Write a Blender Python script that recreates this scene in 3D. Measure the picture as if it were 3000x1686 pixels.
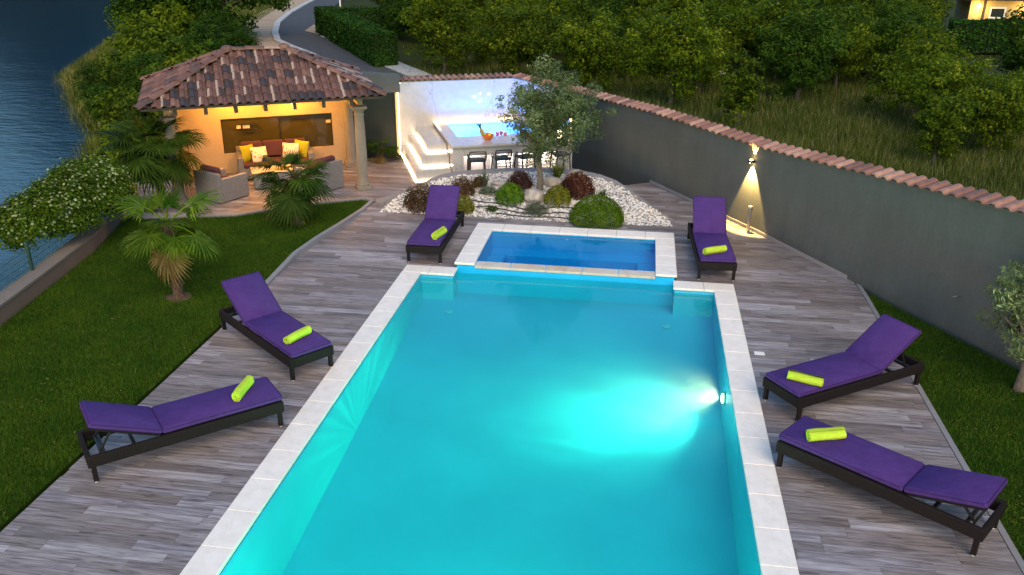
import bpy, math, random
import numpy as np
from mathutils import Vector, Matrix
random.seed(7); RNG = np.random.default_rng(7)
for o in list(bpy.data.objects): bpy.data.objects.remove(o)
SC = bpy.context.scene
COL = SC.collection
R = math.radians

# ------------------------------------------------------------------ camera, sky, sun, exposure
cam_d = bpy.data.cameras.new("camera"); cam = bpy.data.objects.new("camera", cam_d); COL.objects.link(cam)
cam_d.sensor_width = 36; cam_d.lens = 36 * 2515.2 / 3000; cam_d.clip_end = 6000; cam_d.clip_start = .05
rt, up, fw = Vector((0.989, 0.150, 0.005)), Vector((-0.062, 0.381, 0.923)), Vector((-0.137, 0.912, -0.386))
m3 = Matrix((rt, up, -fw)).transposed(); m3 = m3.to_quaternion().normalized().to_matrix()
cam.matrix_world = Matrix.Translation((4.100, -14.333, 5.751)) @ m3.to_4x4()
SC.camera = cam
world = bpy.data.worlds.new("World"); SC.world = world; world.use_nodes = True
wn = world.node_tree.nodes; wl = world.node_tree.links
bg = wn["Background"]; sky = wn.new("ShaderNodeTexSky"); sky.sky_type = 'NISHITA'; sky.sun_disc = False
sky.sun_elevation = R(3); sky.sun_rotation = R(205); sky.altitude = 100
sky.air_density = 1.0; sky.dust_density = .6; sky.ozone_density = 2.6
wl.new(sky.outputs[0], bg.inputs[0]); bg.inputs[1].default_value = 0.15
sun_d = bpy.data.lights.new("dusk_sun", 'SUN'); sun = bpy.data.objects.new("dusk_sun", sun_d); COL.objects.link(sun)
sun_d.energy = .6; sun_d.angle = R(50); sun_d.color = (1, .78, .52)
sun.rotation_euler = (R(48), 0, R(25))
SC.view_settings.view_transform = 'Standard'; SC.view_settings.look = 'None'
SC.view_settings.gamma = 1; SC.view_settings.use_curve_mapping = False
SC.view_settings.exposure = 2.5
SC.cycles.use_denoising = True
SC.cycles.max_bounces = 8; SC.cycles.diffuse_bounces = 4; SC.cycles.glossy_bounces = 4
SC.cycles.transparent_max_bounces = 24; SC.cycles.volume_bounces = 1
SC.cycles.sample_clamp_indirect = 4; SC.cycles.caustics_reflective = False; SC.cycles.caustics_refractive = False

# ------------------------------------------------------------------ helpers
def tag(o, label=None, cat=None, group=None, kind=None):
    if label: o['label'] = label
    if cat: o['category'] = cat
    if group: o['group'] = group
    if kind: o['kind'] = kind
    return o
def empty(name, loc=(0, 0, 0), rz=0, **k):
    o = bpy.data.objects.new(name, None); COL.objects.link(o); o.location = loc; o.rotation_euler = (0, 0, rz)
    o.empty_display_size = .2
    return tag(o, **k)
def link(name, me, parent=None, loc=None, rot=None, **k):
    o = bpy.data.objects.new(name, me); COL.objects.link(o)
    if parent: o.parent = parent
    if loc is not None: o.location = loc
    if rot is not None: o.rotation_euler = rot
    return tag(o, **k)
def copy_tree(o, parent=None):
    c = o.copy(); COL.objects.link(c); c.parent = parent
    for ch in list(o.children): copy_tree(ch, c)
    return c

class MB:
    def __init__(s): s.v = []; s.f = []; s.m = []
    def add(s, vs, fs, mi=0):
        b = len(s.v); s.v += [tuple(p) for p in vs]; s.f += [tuple(b + i for i in f) for f in fs]; s.m += [mi] * len(fs); return s
    def box(s, c, d, M=None, mi=0, bev=0):
        x, y, z = d[0] / 2, d[1] / 2, d[2] / 2
        if bev:
            b = min(bev, x * .9, y * .9, z * .9); P = []
            for sz in (-1, 1):
                for (ix, iy, iz) in ((x - b, y - b, z), (x, y - b, z - b), (x - b, y, z - b)):
                    pass
            # chamfered box: three rings
            rings = []
            for zz, inn in ((-z, b), (-z + b, 0), (z - b, 0), (z, b)):
                X, Y = x - inn, y - inn; q = b * .6
                rings.append([(-X + q, -Y, zz), (X - q, -Y, zz), (X, -Y + q, zz), (X, Y - q, zz), (X - q, Y, zz), (-X + q, Y, zz), (-X, Y - q, zz), (-X, -Y + q, zz)])
            vs = [p for r in rings for p in r]; fs = []
            for r in range(3):
                for i in range(8): fs.append((r * 8 + i, r * 8 + (i + 1) % 8, r * 8 + 8 + (i + 1) % 8, r * 8 + 8 + i))
            fs.append(tuple(reversed(range(8)))); fs.append(tuple(range(24, 32)))
        else:
            vs = [(i * x, j * y, k * z) for k in (-1, 1) for j in (-1, 1) for i in (-1, 1)]
            fs = [(0, 2, 3, 1), (4, 5, 7, 6), (0, 1, 5, 4), (2, 6, 7, 3), (0, 4, 6, 2), (1, 3, 7, 5)]
        vs = [Vector(p) for p in vs]
        if M is not None: vs = [M @ p for p in vs]
        vs = [p + Vector(c) for p in vs]
        return s.add(vs, fs, mi)
    def beam(s, a, b, w, h, mi=0, upv=(0, 0, 1)):
        a, b = Vector(a), Vector(b); d = (b - a); L = d.length; d.normalize()
        sd = d.cross(Vector(upv));
        if sd.length < 1e-4: sd = Vector((1, 0, 0))
        sd.normalize(); u2 = sd.cross(d)
        M = Matrix((d, sd, u2)).transposed()
        return s.box((a + b) / 2, (L, w, h), M, mi)
    def prism(s, poly, z0, z1, mi=0):
        n = len(poly); vs = [(p[0], p[1], z0) for p in poly] + [(p[0], p[1], z1) for p in poly]
        fs = [tuple(reversed(range(n))), tuple(range(n, 2 * n))] + [(i, (i + 1) % n, n + (i + 1) % n, n + i) for i in range(n)]
        return s.add(vs, fs, mi)
    def tube(s, pts, rad, n=8, cap=True, mi=0):
        pts = [Vector(p) for p in pts]
        if not hasattr(rad, '__len__'): rad = [rad] * len(pts)
        vs = []; fs = []; prev = None
        for i, p in enumerate(pts):
            d = (pts[min(i + 1, len(pts) - 1)] - pts[max(i - 1, 0)]).normalized()
            if prev is None:
                sd = d.cross(Vector((0, 0, 1)))
                if sd.length < .05: sd = d.cross(Vector((1, 0, 0)))
            else: sd = prev - d * prev.dot(d)
            sd.normalize(); prev = sd; u2 = d.cross(sd)
            for k in range(n):
                a = 2 * math.pi * k / n; vs.append(p + (sd * math.cos(a) + u2 * math.sin(a)) * rad[i])
        for i in range(len(pts) - 1):
            for k in range(n): fs.append((i * n + k, i * n + (k + 1) % n, (i + 1) * n + (k + 1) % n, (i + 1) * n + k))
        if cap: fs += [tuple(reversed(range(n))), tuple(range((len(pts) - 1) * n, len(pts) * n))]
        return s.add(vs, fs, mi)
    def lathe(s, prof, c=(0, 0, 0), n=20, mi=0):
        vs = []; fs = []
        for r, z in prof:
            for k in range(n):
                a = 2 * math.pi * k / n; vs.append((c[0] + r * math.cos(a), c[1] + r * math.sin(a), c[2] + z))
        for i in range(len(prof) - 1):
            for k in range(n): fs.append((i * n + k, i * n + (k + 1) % n, (i + 1) * n + (k + 1) % n, (i + 1) * n + k))
        fs += [tuple(reversed(range(n))), tuple(range((len(prof) - 1) * n, len(prof) * n))]
        return s.add(vs, fs, mi)
    def mesh(s, name, mats, smooth=False):
        me = bpy.data.meshes.new(name); me.from_pydata(s.v, [], s.f)
        for m in (mats if isinstance(mats, (list, tuple)) else [mats]): me.materials.append(m)
        if len(me.materials) > 1: me.polygons.foreach_set('material_index', s.m)
        if smooth: me.polygons.foreach_set('use_smooth', [True] * len(me.polygons)); auto_smooth(me)
        me.update(); return me
    def build(s, name, mats, parent=None, smooth=False, **k):
        return link(name, s.mesh(name, mats, smooth), parent, **k)
def auto_smooth(me, ang=40):
    # sharp edges by angle
    import bmesh
    bm = bmesh.new(); bm.from_mesh(me); a = R(ang)
    for e in bm.edges:
        if len(e.link_faces) == 2:
            try: e.smooth = e.calc_face_angle() < a
            except Exception: pass
    bm.to_mesh(me); bm.free()
def bevel(o, w=.01, seg=2):
    md = o.modifiers.new('bevel', 'BEVEL'); md.width = w; md.segments = seg; md.limit_method = 'ANGLE'; md.angle_limit = R(40)
    return o
def np_mesh(name, V, nper, mat, rnd=None, smooth=False):
    """V (N*nper,3): N faces of nper own vertices each"""
    N = len(V) // nper
    me = bpy.data.meshes.new(name); me.vertices.add(len(V)); me.vertices.foreach_set('co', V.astype(np.float32).ravel())
    me.loops.add(len(V)); me.loops.foreach_set('vertex_index', np.arange(len(V), dtype=np.int32))
    me.polygons.add(N); me.polygons.foreach_set('loop_start', np.arange(0, len(V), nper, dtype=np.int32))
    me.update(calc_edges=True); me.materials.append(mat)
    if rnd is not None:
        at = me.attributes.new('rnd', 'FLOAT', 'FACE'); at.data.foreach_set('value', rnd.astype(np.float32))
    return me

# ------------------------------------------------------------------ materials
class NT:
    def __init__(s, name):
        s.m = bpy.data.materials.new(name); s.m.use_nodes = True; s.t = s.m.node_tree; s.n = s.t.nodes; s.l = s.t.links
        s.b = s.n["Principled BSDF"]; s.out = s.n["Material Output"]
    def N(s, typ, **k):
        n = s.n.new(typ)
        for a, v in k.items(): setattr(n, a, v)
        return n
    def set(s, sock, v):
        if hasattr(v, 'is_linked') or hasattr(v, 'links'): s.l.new(v, sock)
        else: sock.default_value = v
    def coord(s, kind='world'):
        if kind == 'world': return s.N('ShaderNodeNewGeometry').outputs['Position']
        return s.N('ShaderNodeTexCoord').outputs['Object' if kind == 'object' else 'Generated']
    def mapping(s, v, sc=(1, 1, 1), loc=(0, 0, 0), rot=(0, 0, 0)):
        n = s.N('ShaderNodeMapping'); s.l.new(v, n.inputs[0]); n.inputs['Scale'].default_value = sc
        n.inputs['Rotation'].default_value = rot
        s.set(n.inputs['Location'], loc); return n.outputs[0]
    def noise(s, v, scale=5, detail=4, rough=.55, dist=0):
        n = s.N('ShaderNodeTexNoise'); s.l.new(v, n.inputs['Vector']); n.inputs['Scale'].default_value = scale
        n.inputs['Detail'].default_value = detail; n.inputs['Roughness'].default_value = rough; n.inputs['Distortion'].default_value = dist
        return n.outputs['Fac']
    def ramp(s, fac, stops, interp='LINEAR'):
        n = s.N('ShaderNodeValToRGB'); s.l.new(fac, n.inputs[0]); n.color_ramp.interpolation = interp
        els = n.color_ramp.elements
        while len(els) < len(stops): els.new(.5)
        for e, (p, c) in zip(els, stops):
            e.position = p; e.color = (*c, 1) if len(c) == 3 else c
        return n.outputs[0]
    def mix(s, a, b, f, mode='MIX'):
        n = s.N('ShaderNodeMix', data_type='RGBA', blend_type=mode)
        s.set(n.inputs[0], f); s.set(n.inputs[6], a if not isinstance(a, tuple) else (*a, 1)); s.set(n.inputs[7], b if not isinstance(b, tuple) else (*b, 1))
        return n.outputs[2]
    def math(s, op, a, b=0, c=0):
        n = s.N('ShaderNodeMath', operation=op); s.set(n.inputs[0], a); s.set(n.inputs[1], b)
        if op in ('MULTIPLY_ADD',): s.set(n.inputs[2], c)
        return n.outputs[0]
    def bump(s, h, strength=.3, dist=.01):
        n = s.N('ShaderNodeBump'); s.l.new(h, n.inputs['Height']); n.inputs['Strength'].default_value = strength; n.inputs['Distance'].default_value = dist
        s.l.new(n.outputs[0], s.b.inputs['Normal']); return n
    def col(s, c): s.set(s.b.inputs['Base Color'], c if not isinstance(c, tuple) else (*c, 1))
    def rough(s, r): s.set(s.b.inputs['Roughness'], r)
    def rnd(s): return s.N('ShaderNodeObjectInfo').outputs['Random']
    def attr(s, n='rnd'): return s.N('ShaderNodeAttribute', attribute_name=n).outputs['Fac']

def simple(name, c, rough=.6, metal=0, var=.12, scale=8, bump=.15, bscale=40, bdist=.004, spec=.5, coord='world'):
    t = NT(name); v = t.coord(coord); f = t.noise(v, scale, 5)
    lo = tuple(x * (1 - var) for x in c); hi = tuple(min(1, x * (1 + var)) for x in c)
    t.col(t.ramp(f, [(.3, lo), (.7, hi)])); t.rough(rough); t.b.inputs['Metallic'].default_value = metal
    t.b.inputs['Specular IOR Level'].default_value = spec
    if bump: t.bump(t.noise(v, bscale, 3), bump, bdist)
    return t.m
def emis(name, c, st):
    t = NT(name); t.col((0, 0, 0)); t.b.inputs['Emission Color'].default_value = (*c, 1); t.b.inputs['Emission Strength'].default_value = st
    return t.m
def leafmat(name, stops, rough=.7, trans=.25, attr=True, objvar=.45, spec=.10):
    t = NT(name); a = t.attr()
    c = t.ramp(a, stops)
    o = t.rnd(); k = t.math('MULTIPLY_ADD', o, objvar, 1 - objvar / 2)
    big = t.noise(t.coord(), 1.3, 2); k = t.math('MULTIPLY', k, t.math('MULTIPLY_ADD', big, .9, .55))
    c = t.mix((0, 0, 0), c, k); t.n[-1].clamp_factor = False
    t.col(c); t.rough(rough); t.b.inputs['Specular IOR Level'].default_value = spec
    tr = t.N('ShaderNodeBsdfTranslucent'); t.l.new(c, tr.inputs[0]); mx = t.N('ShaderNodeMixShader'); mx.inputs[0].default_value = trans
    t.l.new(t.b.outputs[0], mx.inputs[1]); t.l.new(tr.outputs[0], mx.inputs[2]); t.l.new(mx.outputs[0], t.out.inputs[0])
    return t.m

def plank_mat():
    t = NT('weathered_plank'); v = t.coord(); a = t.attr()
    off = t.N('ShaderNodeCombineXYZ'); t.l.new(t.math('MULTIPLY', a, 37.), off.inputs[0]); t.l.new(t.math('MULTIPLY', a, 91.), off.inputs[1])
    add = t.N('ShaderNodeVectorMath', operation='ADD'); t.l.new(v, add.inputs[0]); t.l.new(off.outputs[0], add.inputs[1])
    p = t.mapping(add.outputs[0], (1.3, 19, 19)); g = t.noise(p, 1.5, 6, .62, .9)
    p2 = t.mapping(add.outputs[0], (3, 70, 70)); g2 = t.noise(p2, 1.5, 3, .6)
    base = t.ramp(a, [(0, (.155, .138, .142)), (.2, (.20, .173, .17)), (.42, (.245, .226, .235)), (.6, (.175, .15, .142)), (.8, (.33, .315, .335)), (1, (.23, .212, .234))])
    st = t.ramp(g, [(.32, (.36, .31, .30)), (.46, (.80, .77, .76)), (.56, (1.1, 1.07, 1.07)), (.72, (1.5, 1.5, 1.55))])
    c = t.mix(base, st, 1.0, 'MULTIPLY'); st2 = t.ramp(g2, [(.3, (.8, .78, .78)), (.6, (1.08, 1.08, 1.08))]); c = t.mix(c, st2, .8, 'MULTIPLY')
    kn = t.N('ShaderNodeTexVoronoi'); t.l.new(t.mapping(add.outputs[0], (1.2, 4, 4)), kn.inputs[0]); kn.inputs['Scale'].default_value = 1.1
    kf = t.ramp(kn.outputs['Distance'], [(.03, (.45, .4, .42)), (.10, (1, 1, 1))]); c = t.mix(c, kf, .8, 'MULTIPLY')
    t.col(c); t.rough(t.math('MULTIPLY_ADD', g, .25, .42)); t.b.inputs['Specular IOR Level'].default_value = .35
    t.bump(g2, .25, .003); return t.m
M = {}
M['plank'] = plank_mat()
M['grout'] = simple('deck_joint', (.10, .09, .09), .9)
def stone_mat(name, c, vein=.5, rough=.55, vs=.9, vw=.02):
    t = NT(name); v = t.coord(); n = t.noise(v, vs, 6, .6, 1.5)
    f = t.math('ABSOLUTE', t.math('SUBTRACT', n, .5)); vc = t.ramp(f, [(0, tuple(x * (1 - vein) for x in c)), (vw, c)])
    w = t.noise(v, 7, 5); c2 = t.mix(vc, t.ramp(w, [(.3, (.90, .89, .87)), (.7, (1.03, 1.03, 1.03))]), .9, 'MULTIPLY')
    t.col(c2); t.rough(rough); t.bump(t.noise(v, 60, 3), .12, .002); return t.m
M['coping'] = stone_mat('pale_coping_stone', (.80, .75, .70), .07, .5)
M['lip'] = stone_mat('wet_coping_stone', (.60, .50, .40), .25, .3)
M['marble'] = stone_mat('white_veined_marble', (.43, .425, .43), .30, .22, .35, .007)
def liner():
    t = NT('pool_liner'); v = t.coord()
    n = t.noise(v, 1.2, 3); t.col(t.ramp(n, [(.3, (.04, .40, .66)), (.7, (.05, .45, .73))])); t.rough(.45); return t.m
M['liner'] = liner()
def liner2():
    t = NT('spa_liner'); v = t.coord(); n = t.noise(v, 1.2, 3); t.col(t.ramp(n, [(.3, (.004, .36, .74)), (.7, (.008, .42, .82))])); t.rough(.4); return t.m
M['liner_blue'] = liner2()
def water(name, sc=2.0, dist=.02, st=.25, absorb=None, dens=.6, scatter=0, tint=(1, 1, 1), fres=1.17):
    t = NT(name); v = t.coord(); n1 = t.noise(t.mapping(v, (1, 1.6, 1)), sc, 4, .5)
    bp = t.N('ShaderNodeBump'); t.l.new(n1, bp.inputs['Height']); bp.inputs['Strength'].default_value = st; bp.inputs['Distance'].default_value = dist
    fr = t.N('ShaderNodeFresnel'); fr.inputs[0].default_value = fres; t.l.new(bp.outputs[0], fr.inputs[1])
    gl = t.N('ShaderNodeBsdfGlossy'); gl.inputs['Roughness'].default_value = .03; t.l.new(bp.outputs[0], gl.inputs['Normal'])
    tr = t.N('ShaderNodeBsdfTransparent'); tr.inputs[0].default_value = (*tint, 1); mx = t.N('ShaderNodeMixShader')
    t.l.new(fr.outputs[0], mx.inputs[0]); t.l.new(tr.outputs[0], mx.inputs[1]); t.l.new(gl.outputs[0], mx.inputs[2]); t.l.new(mx.outputs[0], t.out.inputs[0])
    if absorb:
        ab = t.N('ShaderNodeVolumeAbsorption'); ab.inputs['Color'].default_value = (*absorb, 1); ab.inputs['Density'].default_value = dens
        src = ab.outputs[0]
        if scatter:
            s2 = t.N('ShaderNodeVolumeScatter'); s2.inputs['Density'].default_value = scatter; s2.inputs['Color'].default_value = (1, 1, 1, 1); s2.inputs['Anisotropy'].default_value = .25
            ad = t.N('ShaderNodeAddShader'); t.l.new(src, ad.inputs[0]); t.l.new(s2.outputs[0], ad.inputs[1]); src = ad.outputs[0]
        t.l.new(src, t.out.inputs['Volume'])
    return t.m
M['pool_water'] = water('pool_water', 3.0, .01, .12, (0.0, .965, .90), .66, scatter=.045)
M['spa_water'] = water('spa_water', 3.0, .012, .2, (0.0, .75, .93), .8)
M['tub_water'] = water('hot_tub_water', 9.0, .03, .5, (.1, .85, .98), .5, fres=1.2)
def lake():
    t = NT('lake_water'); v = t.coord()
    n1 = t.noise(t.mapping(v, (.55, 1.6, 1), rot=(0, 0, R(35))), 1.6, 5, .6); n2 = t.noise(t.mapping(v, (.10, .22, 1), rot=(0, 0, R(35))), 1.0, 3, .5)
    h = t.math('ADD', n1, t.math('MULTIPLY', n2, 2.)); t.bump(h, .42, .06)
    t.col((.0008, .022, .048)); t.rough(.08); t.b.inputs['Specular IOR Level'].default_value = .5; t.b.inputs['IOR'].default_value = 1.33
    return t.m
M['lake'] = lake()
M['rattan'] = simple('dark_rattan', (.012, .009, .010), .75, var=.4, scale=60, bump=.8, bscale=150, bdist=.004, spec=.15)
M['alum'] = simple('dark_aluminium', (.02, .018, .02), .35, .2, var=.1)
M['foot'] = simple('silver_foot', (.5, .5, .5), .35, .6)
def fabric(name, c, sc=260, var=.10):
    t = NT(name); v = t.coord('object'); f = t.noise(v, sc, 2); g = t.noise(v, 6, 4)
    t.col(t.mix(t.ramp(g, [(.3, tuple(x * (1 - var) for x in c)), (.7, tuple(x * (1 + var) for x in c))]), t.ramp(f, [(.3, (.75, .75, .75)), (.7, (1.2, 1.2, 1.2))]), .6, 'MULTIPLY'))
    t.rough(.9); t.b.inputs['Specular IOR Level'].default_value = .15; t.b.inputs['Sheen Weight'].default_value = .0
    t.bump(t.math('ADD', f, t.math('MULTIPLY', g, 9)), .5, .006); return t.m
M['purple'] = fabric('purple_fabric', (.064, .030, .160))
M['purple_pipe'] = fabric('purple_piping', (.045, .018, .11))
M['maroon'] = fabric('maroon_fabric', (.085, .036, .045))
M['yellowf'] = fabric('yellow_fabric', (.36, .34, .02))
M['towel'] = fabric('lime_towel', (.42, .56, .045), 180)
def floral():
    t = NT('floral_fabric'); v = t.coord('object'); vo = t.N('ShaderNodeTexVoronoi'); t.l.new(v, vo.inputs[0]); vo.inputs['Scale'].default_value = 9
    t.col(t.ramp(vo.outputs['Distance'], [(.12, (.55, .12, .08)), (.25, (.7, .35, .2)), (.33, (.75, .66, .5))])); t.rough(.9); return t.m
M['floral'] = floral()
def wick():
    t = NT('grey_wicker'); v = t.coord('object')
    w = t.N('ShaderNodeTexWave'); w.bands_direction = 'Z'; t.l.new(v, w.inputs[0]); w.inputs['Scale'].default_value = 14; w.inputs['Distortion'].default_value = 2.5; w.inputs['Detail'].default_value = 3; w.inputs['Detail Scale'].default_value = 6
    g = t.noise(v, 40, 3)
    t.col(t.mix(t.ramp(w.outputs['Fac'], [(.1, (.09, .085, .09)), (.6, (.27, .26, .265))]), t.ramp(g, [(.3, (.7, .7, .7)), (.7, (1.15, 1.15, 1.15))]), .8, 'MULTIPLY')); t.rough(.7)
    t.bump(w.outputs['Fac'], .6, .008); return t.m
M['wicker'] = wick()
def plaster(name, c, rough=.85, b=.25):
    t = NT(name); v = t.coord(); n = t.noise(v, .9, 5, .6); n2 = t.noise(v, 14, 4)
    c1 = t.ramp(n, [(.3, tuple(x * .88 for x in c)), (.7, tuple(min(1, x * 1.10) for x in c))])
    t.col(t.mix(c1, t.ramp(n2, [(.3, (.92, .92, .92)), (.7, (1.05, 1.05, 1.05))]), .7, 'MULTIPLY')); t.rough(rough)
    t.bump(t.noise(v, 70, 3), b, .004); return t.m
def graywall():
    t = NT('dark_grey_render'); v = t.coord(); n = t.noise(v, .9, 6, .65); st = t.noise(t.mapping(v, (1.7, 1.7, .22)), 1.1, 6, .75); n2 = t.noise(v, 18, 4)
    sx = t.N('ShaderNodeSeparateXYZ'); t.l.new(v, sx.inputs[0]); splash = t.ramp(t.math('ADD', sx.outputs[2], t.math('MULTIPLY', n, .25)), [(.10, (.74, .70, .66)), (.32, (1, 1, 1))])
    c1 = t.ramp(n, [(.3, (.066, .077, .078)), (.7, (.082, .094, .095))]); c1 = t.mix(c1, t.ramp(st, [(.32, (.80, .79, .77)), (.6, (1.02, 1.02, 1.02))]), .7, 'MULTIPLY'); c1 = t.mix(c1, splash, .8, 'MULTIPLY')
    t.col(t.mix(c1, t.ramp(n2, [(.3, (.9, .9, .9)), (.7, (1.07, 1.07, 1.07))]), .8, 'MULTIPLY')); t.rough(.85); t.bump(t.noise(v, 60, 4), .35, .005); return t.m
M['greywall'] = graywall()
M['cream'] = plaster('cream_travertine', (.50, .37, .22))
M['concrete'] = plaster('grey_concrete', (.24, .235, .235))
M['concrete_pale'] = plaster('pale_concrete', (.42, .41, .42))
M['kerbstone'] = plaster('grey_kerb_stone', (.22, .215, .23))
M['stonewall'] = plaster('brown_stone_wall', (.14, .10, .075), .9, .8)
M['slab'] = plaster('weathered_slab', (.17, .145, .125))
M['column'] = plaster('cast_stone', (.21, .185, .15))
M['timber'] = simple('dark_timber', (.035, .022, .016), .6, var=.3)
def tilemat(name, stops, streak=True):
    t = NT(name); r = t.rnd(); c = t.ramp(r, stops, 'CONSTANT')
    v = t.coord('object'); n = t.noise(v, 11, 4); c = t.mix(c, t.ramp(n, [(.3, (.72, .70, .70)), (.7, (1.2, 1.2, 1.2))]), .9, 'MULTIPLY')
    if streak:
        sx = t.N('ShaderNodeSeparateXYZ'); t.l.new(v, sx.inputs[0])
        sel = t.math('GREATER_THAN', t.math('FRACT', t.math('MULTIPLY', r, 17.3)), .72)
        side = t.math('LESS_THAN', t.math('ADD', sx.outputs[0], t.math('MULTIPLY', n, .04)), .012)
        c = t.mix(c, (.44, .33, .28), t.math('MULTIPLY', t.math('MULTIPLY', sel, side), .75))
    t.col(c); t.rough(.62); t.bump(n, .3, .004); return t.m
M['tile'] = tilemat('roof_clay', [(0, (.10, .048, .036)), (.2, (.15, .070, .054)), (.40, (.045, .031, .032)), (.52, (.125, .060, .042)), (.66, (.19, .095, .070)), (.82, (.060, .038, .034)), (.9, (.10, .048, .036))])
M['ridge'] = tilemat('ridge_clay', [(0, (.13, .062, .05)), (.35, (.17, .085, .065)), (.65, (.10, .052, .042)), (.85, (.27, .18, .155))], False)
M['captile'] = tilemat('wall_cap_clay', [(0, (.22, .105, .075)), (.25, (.29, .15, .11)), (.5, (.185, .085, .062)), (.7, (.36, .21, .155)), (.88, (.15, .072, .054))], False)
def glass(name, c, rough=.08):
    t = NT(name); t.col(c); t.rough(rough); t.b.inputs['Specular IOR Level'].default_value = .9; return t.m
M['olive_glass'] = glass('olive_tinted_window', (.055, .045, .012))
M['door_glass'] = glass('dark_door_glass', (.010, .016, .014), .45); M['door_glass'].node_tree.nodes['Principled BSDF'].inputs['Specular IOR Level'].default_value = .25
M['black'] = simple('black_metal', (.01, .01, .011), .4, .1)
M['white_frame'] = simple('white_frame', (.7, .7, .7), .4)
M['drain'] = simple('pale_green_fitting', (.12, .52, .70), .5)
M['steel'] = simple('brushed_steel', (.42, .41, .40), .35, .9)
M['blackplastic'] = simple('black_plastic', (.012, .014, .018), .45)
M['hose'] = simple('black_hose', (.012, .012, .014), .6)
M['gold'] = simple('gold_trim', (.75, .55, .22), .4, .3)
M['led'] = emis('warm_led', (1, .66, .32), 1.5)
M['led_step'] = emis('step_led', (1, .72, .46), 5.5)
M['led_niche'] = emis('niche_led', (1, .80, .62), 1.5)
M['bulb'] = emis('warm_bulb', (1, .62, .22), 20)
M['lens'] = emis('pool_lens', (1, .9, .7), 6)
M['globe'] = emis('globe_glass', (1, .82, .5), 3)
def soil(name, a, b, sc=.6, bd=.03):
    t = NT(name); v = t.coord(); n = t.noise(v, sc, 8, .7); t.col(t.ramp(n, [(.3, a), (.7, b)])); t.rough(.95); t.b.inputs['Specular IOR Level'].default_value = .1
    t.bump(t.noise(v, 9, 5), .6, bd); return t.m
M['ground'] = soil('meadow_soil', (.014, .026, .003), (.038, .042, .009))
M['lawn'] = soil('lawn_soil', (.012, .032, .002), (.022, .044, .003), 2.2)
M['sand'] = soil('sandy_verge', (.30, .22, .15), (.44, .34, .25), .8)
M['asphalt'] = soil('asphalt', (.055, .06, .075), (.085, .09, .105), 3, .005)
M['gravelbed'] = soil('gravel_bed', (.10, .095, .09), (.34, .32, .31), 20)
M['bluecover'] = simple('blue_cover', (.02, .07, .16), .5)
t = NT('lawn_blade'); a = t.attr(); n = t.noise(t.coord(), 1.1, 4, .6)
c = t.mix(t.ramp(a, [(0, (.014, .054, .0012)), (.5, (.034, .094, .0025)), (.85, (.060, .122, .005)), (1, (.10, .11, .015))]), t.ramp(n, [(.3, (.62, .75, .6)), (.7, (1.35, 1.15, 1.2))]), 1, 'MULTIPLY')
t.col(c); t.rough(.7); t.b.inputs['Specular IOR Level'].default_value = .15; M['blade'] = t.m
t = NT('meadow_blade'); a = t.attr(); n = t.noise(t.coord(), .5, 4, .6)
c = t.mix(t.ramp(a, [(0, (.026, .050, .004)), (.5, (.070, .100, .010)), (.8, (.13, .145, .03)), (1, (.30, .27, .15))]), t.ramp(n, [(.3, (.5, .6, .5)), (.7, (1.3, 1.2, 1.2))]), 1, 'MULTIPLY')
t.col(c); t.rough(.8); t.b.inputs['Specular IOR Level'].default_value = .1; M['meadow'] = t.m
M['pebble'] = (lambda t: (t.col(t.ramp(t.attr(), [(0, (.42, .40, .38)), (.3, (.68, .66, .64)), (.8, (.80, .78, .77)), (.93, (.62, .48, .38)), (1, (.3, .27, .25))])), t.rough(.7), t.m)[-1])(NT('white_pebble'))
M['rock'] = stone_mat('grey_boulder', (.42, .37, .33), .3, .8, 2.5, .05)
M['bark'] = simple('bark', (.10, .075, .055), .9, var=.4, scale=14, bump=.9, bscale=30, bdist=.02)
M['olivebark'] = simple('olive_bark', (.16, .13, .10), .9, var=.4, scale=14, bump=.9, bscale=30, bdist=.02)
M['palmbark'] = simple('palm_fibre', (.10, .06, .035), .95, var=.5, scale=30, bump=1, bscale=60, bdist=.02)
M['leaf_orchard'] = leafmat('orchard_leaf', [(0, (.020, .044, .002)), (.5, (.072, .120, .004)), (.85, (.135, .185, .006)), (1, (.22, .25, .015))], trans=.3)
M['leaf_dark'] = leafmat('dark_leaf', [(0, (.009, .028, .003)), (.5, (.028, .072, .005)), (.9, (.062, .125, .009)), (1, (.10, .16, .015))], trans=.3)
M['leaf_olive'] = leafmat('olive_leaf', [(0, (.032, .052, .018)), (.5, (.10, .145, .055)), (.85, (.185, .25, .11)), (1, (.31, .37, .20))])
M['leaf_hedge'] = leafmat('hedge_leaf', [(0, (.008, .03, .003)), (.5, (.024, .078, .007)), (.9, (.055, .13, .015)), (1, (.09, .17, .03))])
M['leaf_jas'] = leafmat('jasmine_leaf', [(0, (.018, .045, .003)), (.5, (.055, .11, .004)), (.9, (.12, .19, .01)), (1, (.20, .26, .02))])
M['petal'] = leafmat('jasmine_petal', [(0, (.14, .19, .05)), (1, (.36, .40, .20))], trans=.2, objvar=0)
M['leaf_ball'] = leafmat('bright_shrub_leaf', [(0, (.03, .09, .003)), (.5, (.09, .20, .006)), (1, (.19, .33, .02))], objvar=.1)
M['leaf_gold'] = leafmat('golden_shrub_leaf', [(0, (.06, .075, .004)), (.5, (.15, .17, .010)), (1, (.27, .26, .03))], objvar=.1)
M['leaf_bigball'] = leafmat('deep_green_shrub_leaf', [(0, (.028, .07, .002)), (.5, (.075, .155, .004)), (1, (.15, .24, .012))], objvar=.1)
M['leaf_red'] = leafmat('bronze_shrub_leaf', [(0, (.035, .022, .012)), (.5, (.10, .045, .022)), (.8, (.10, .09, .02)), (1, (.25, .15, .09))], objvar=.2)
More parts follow.
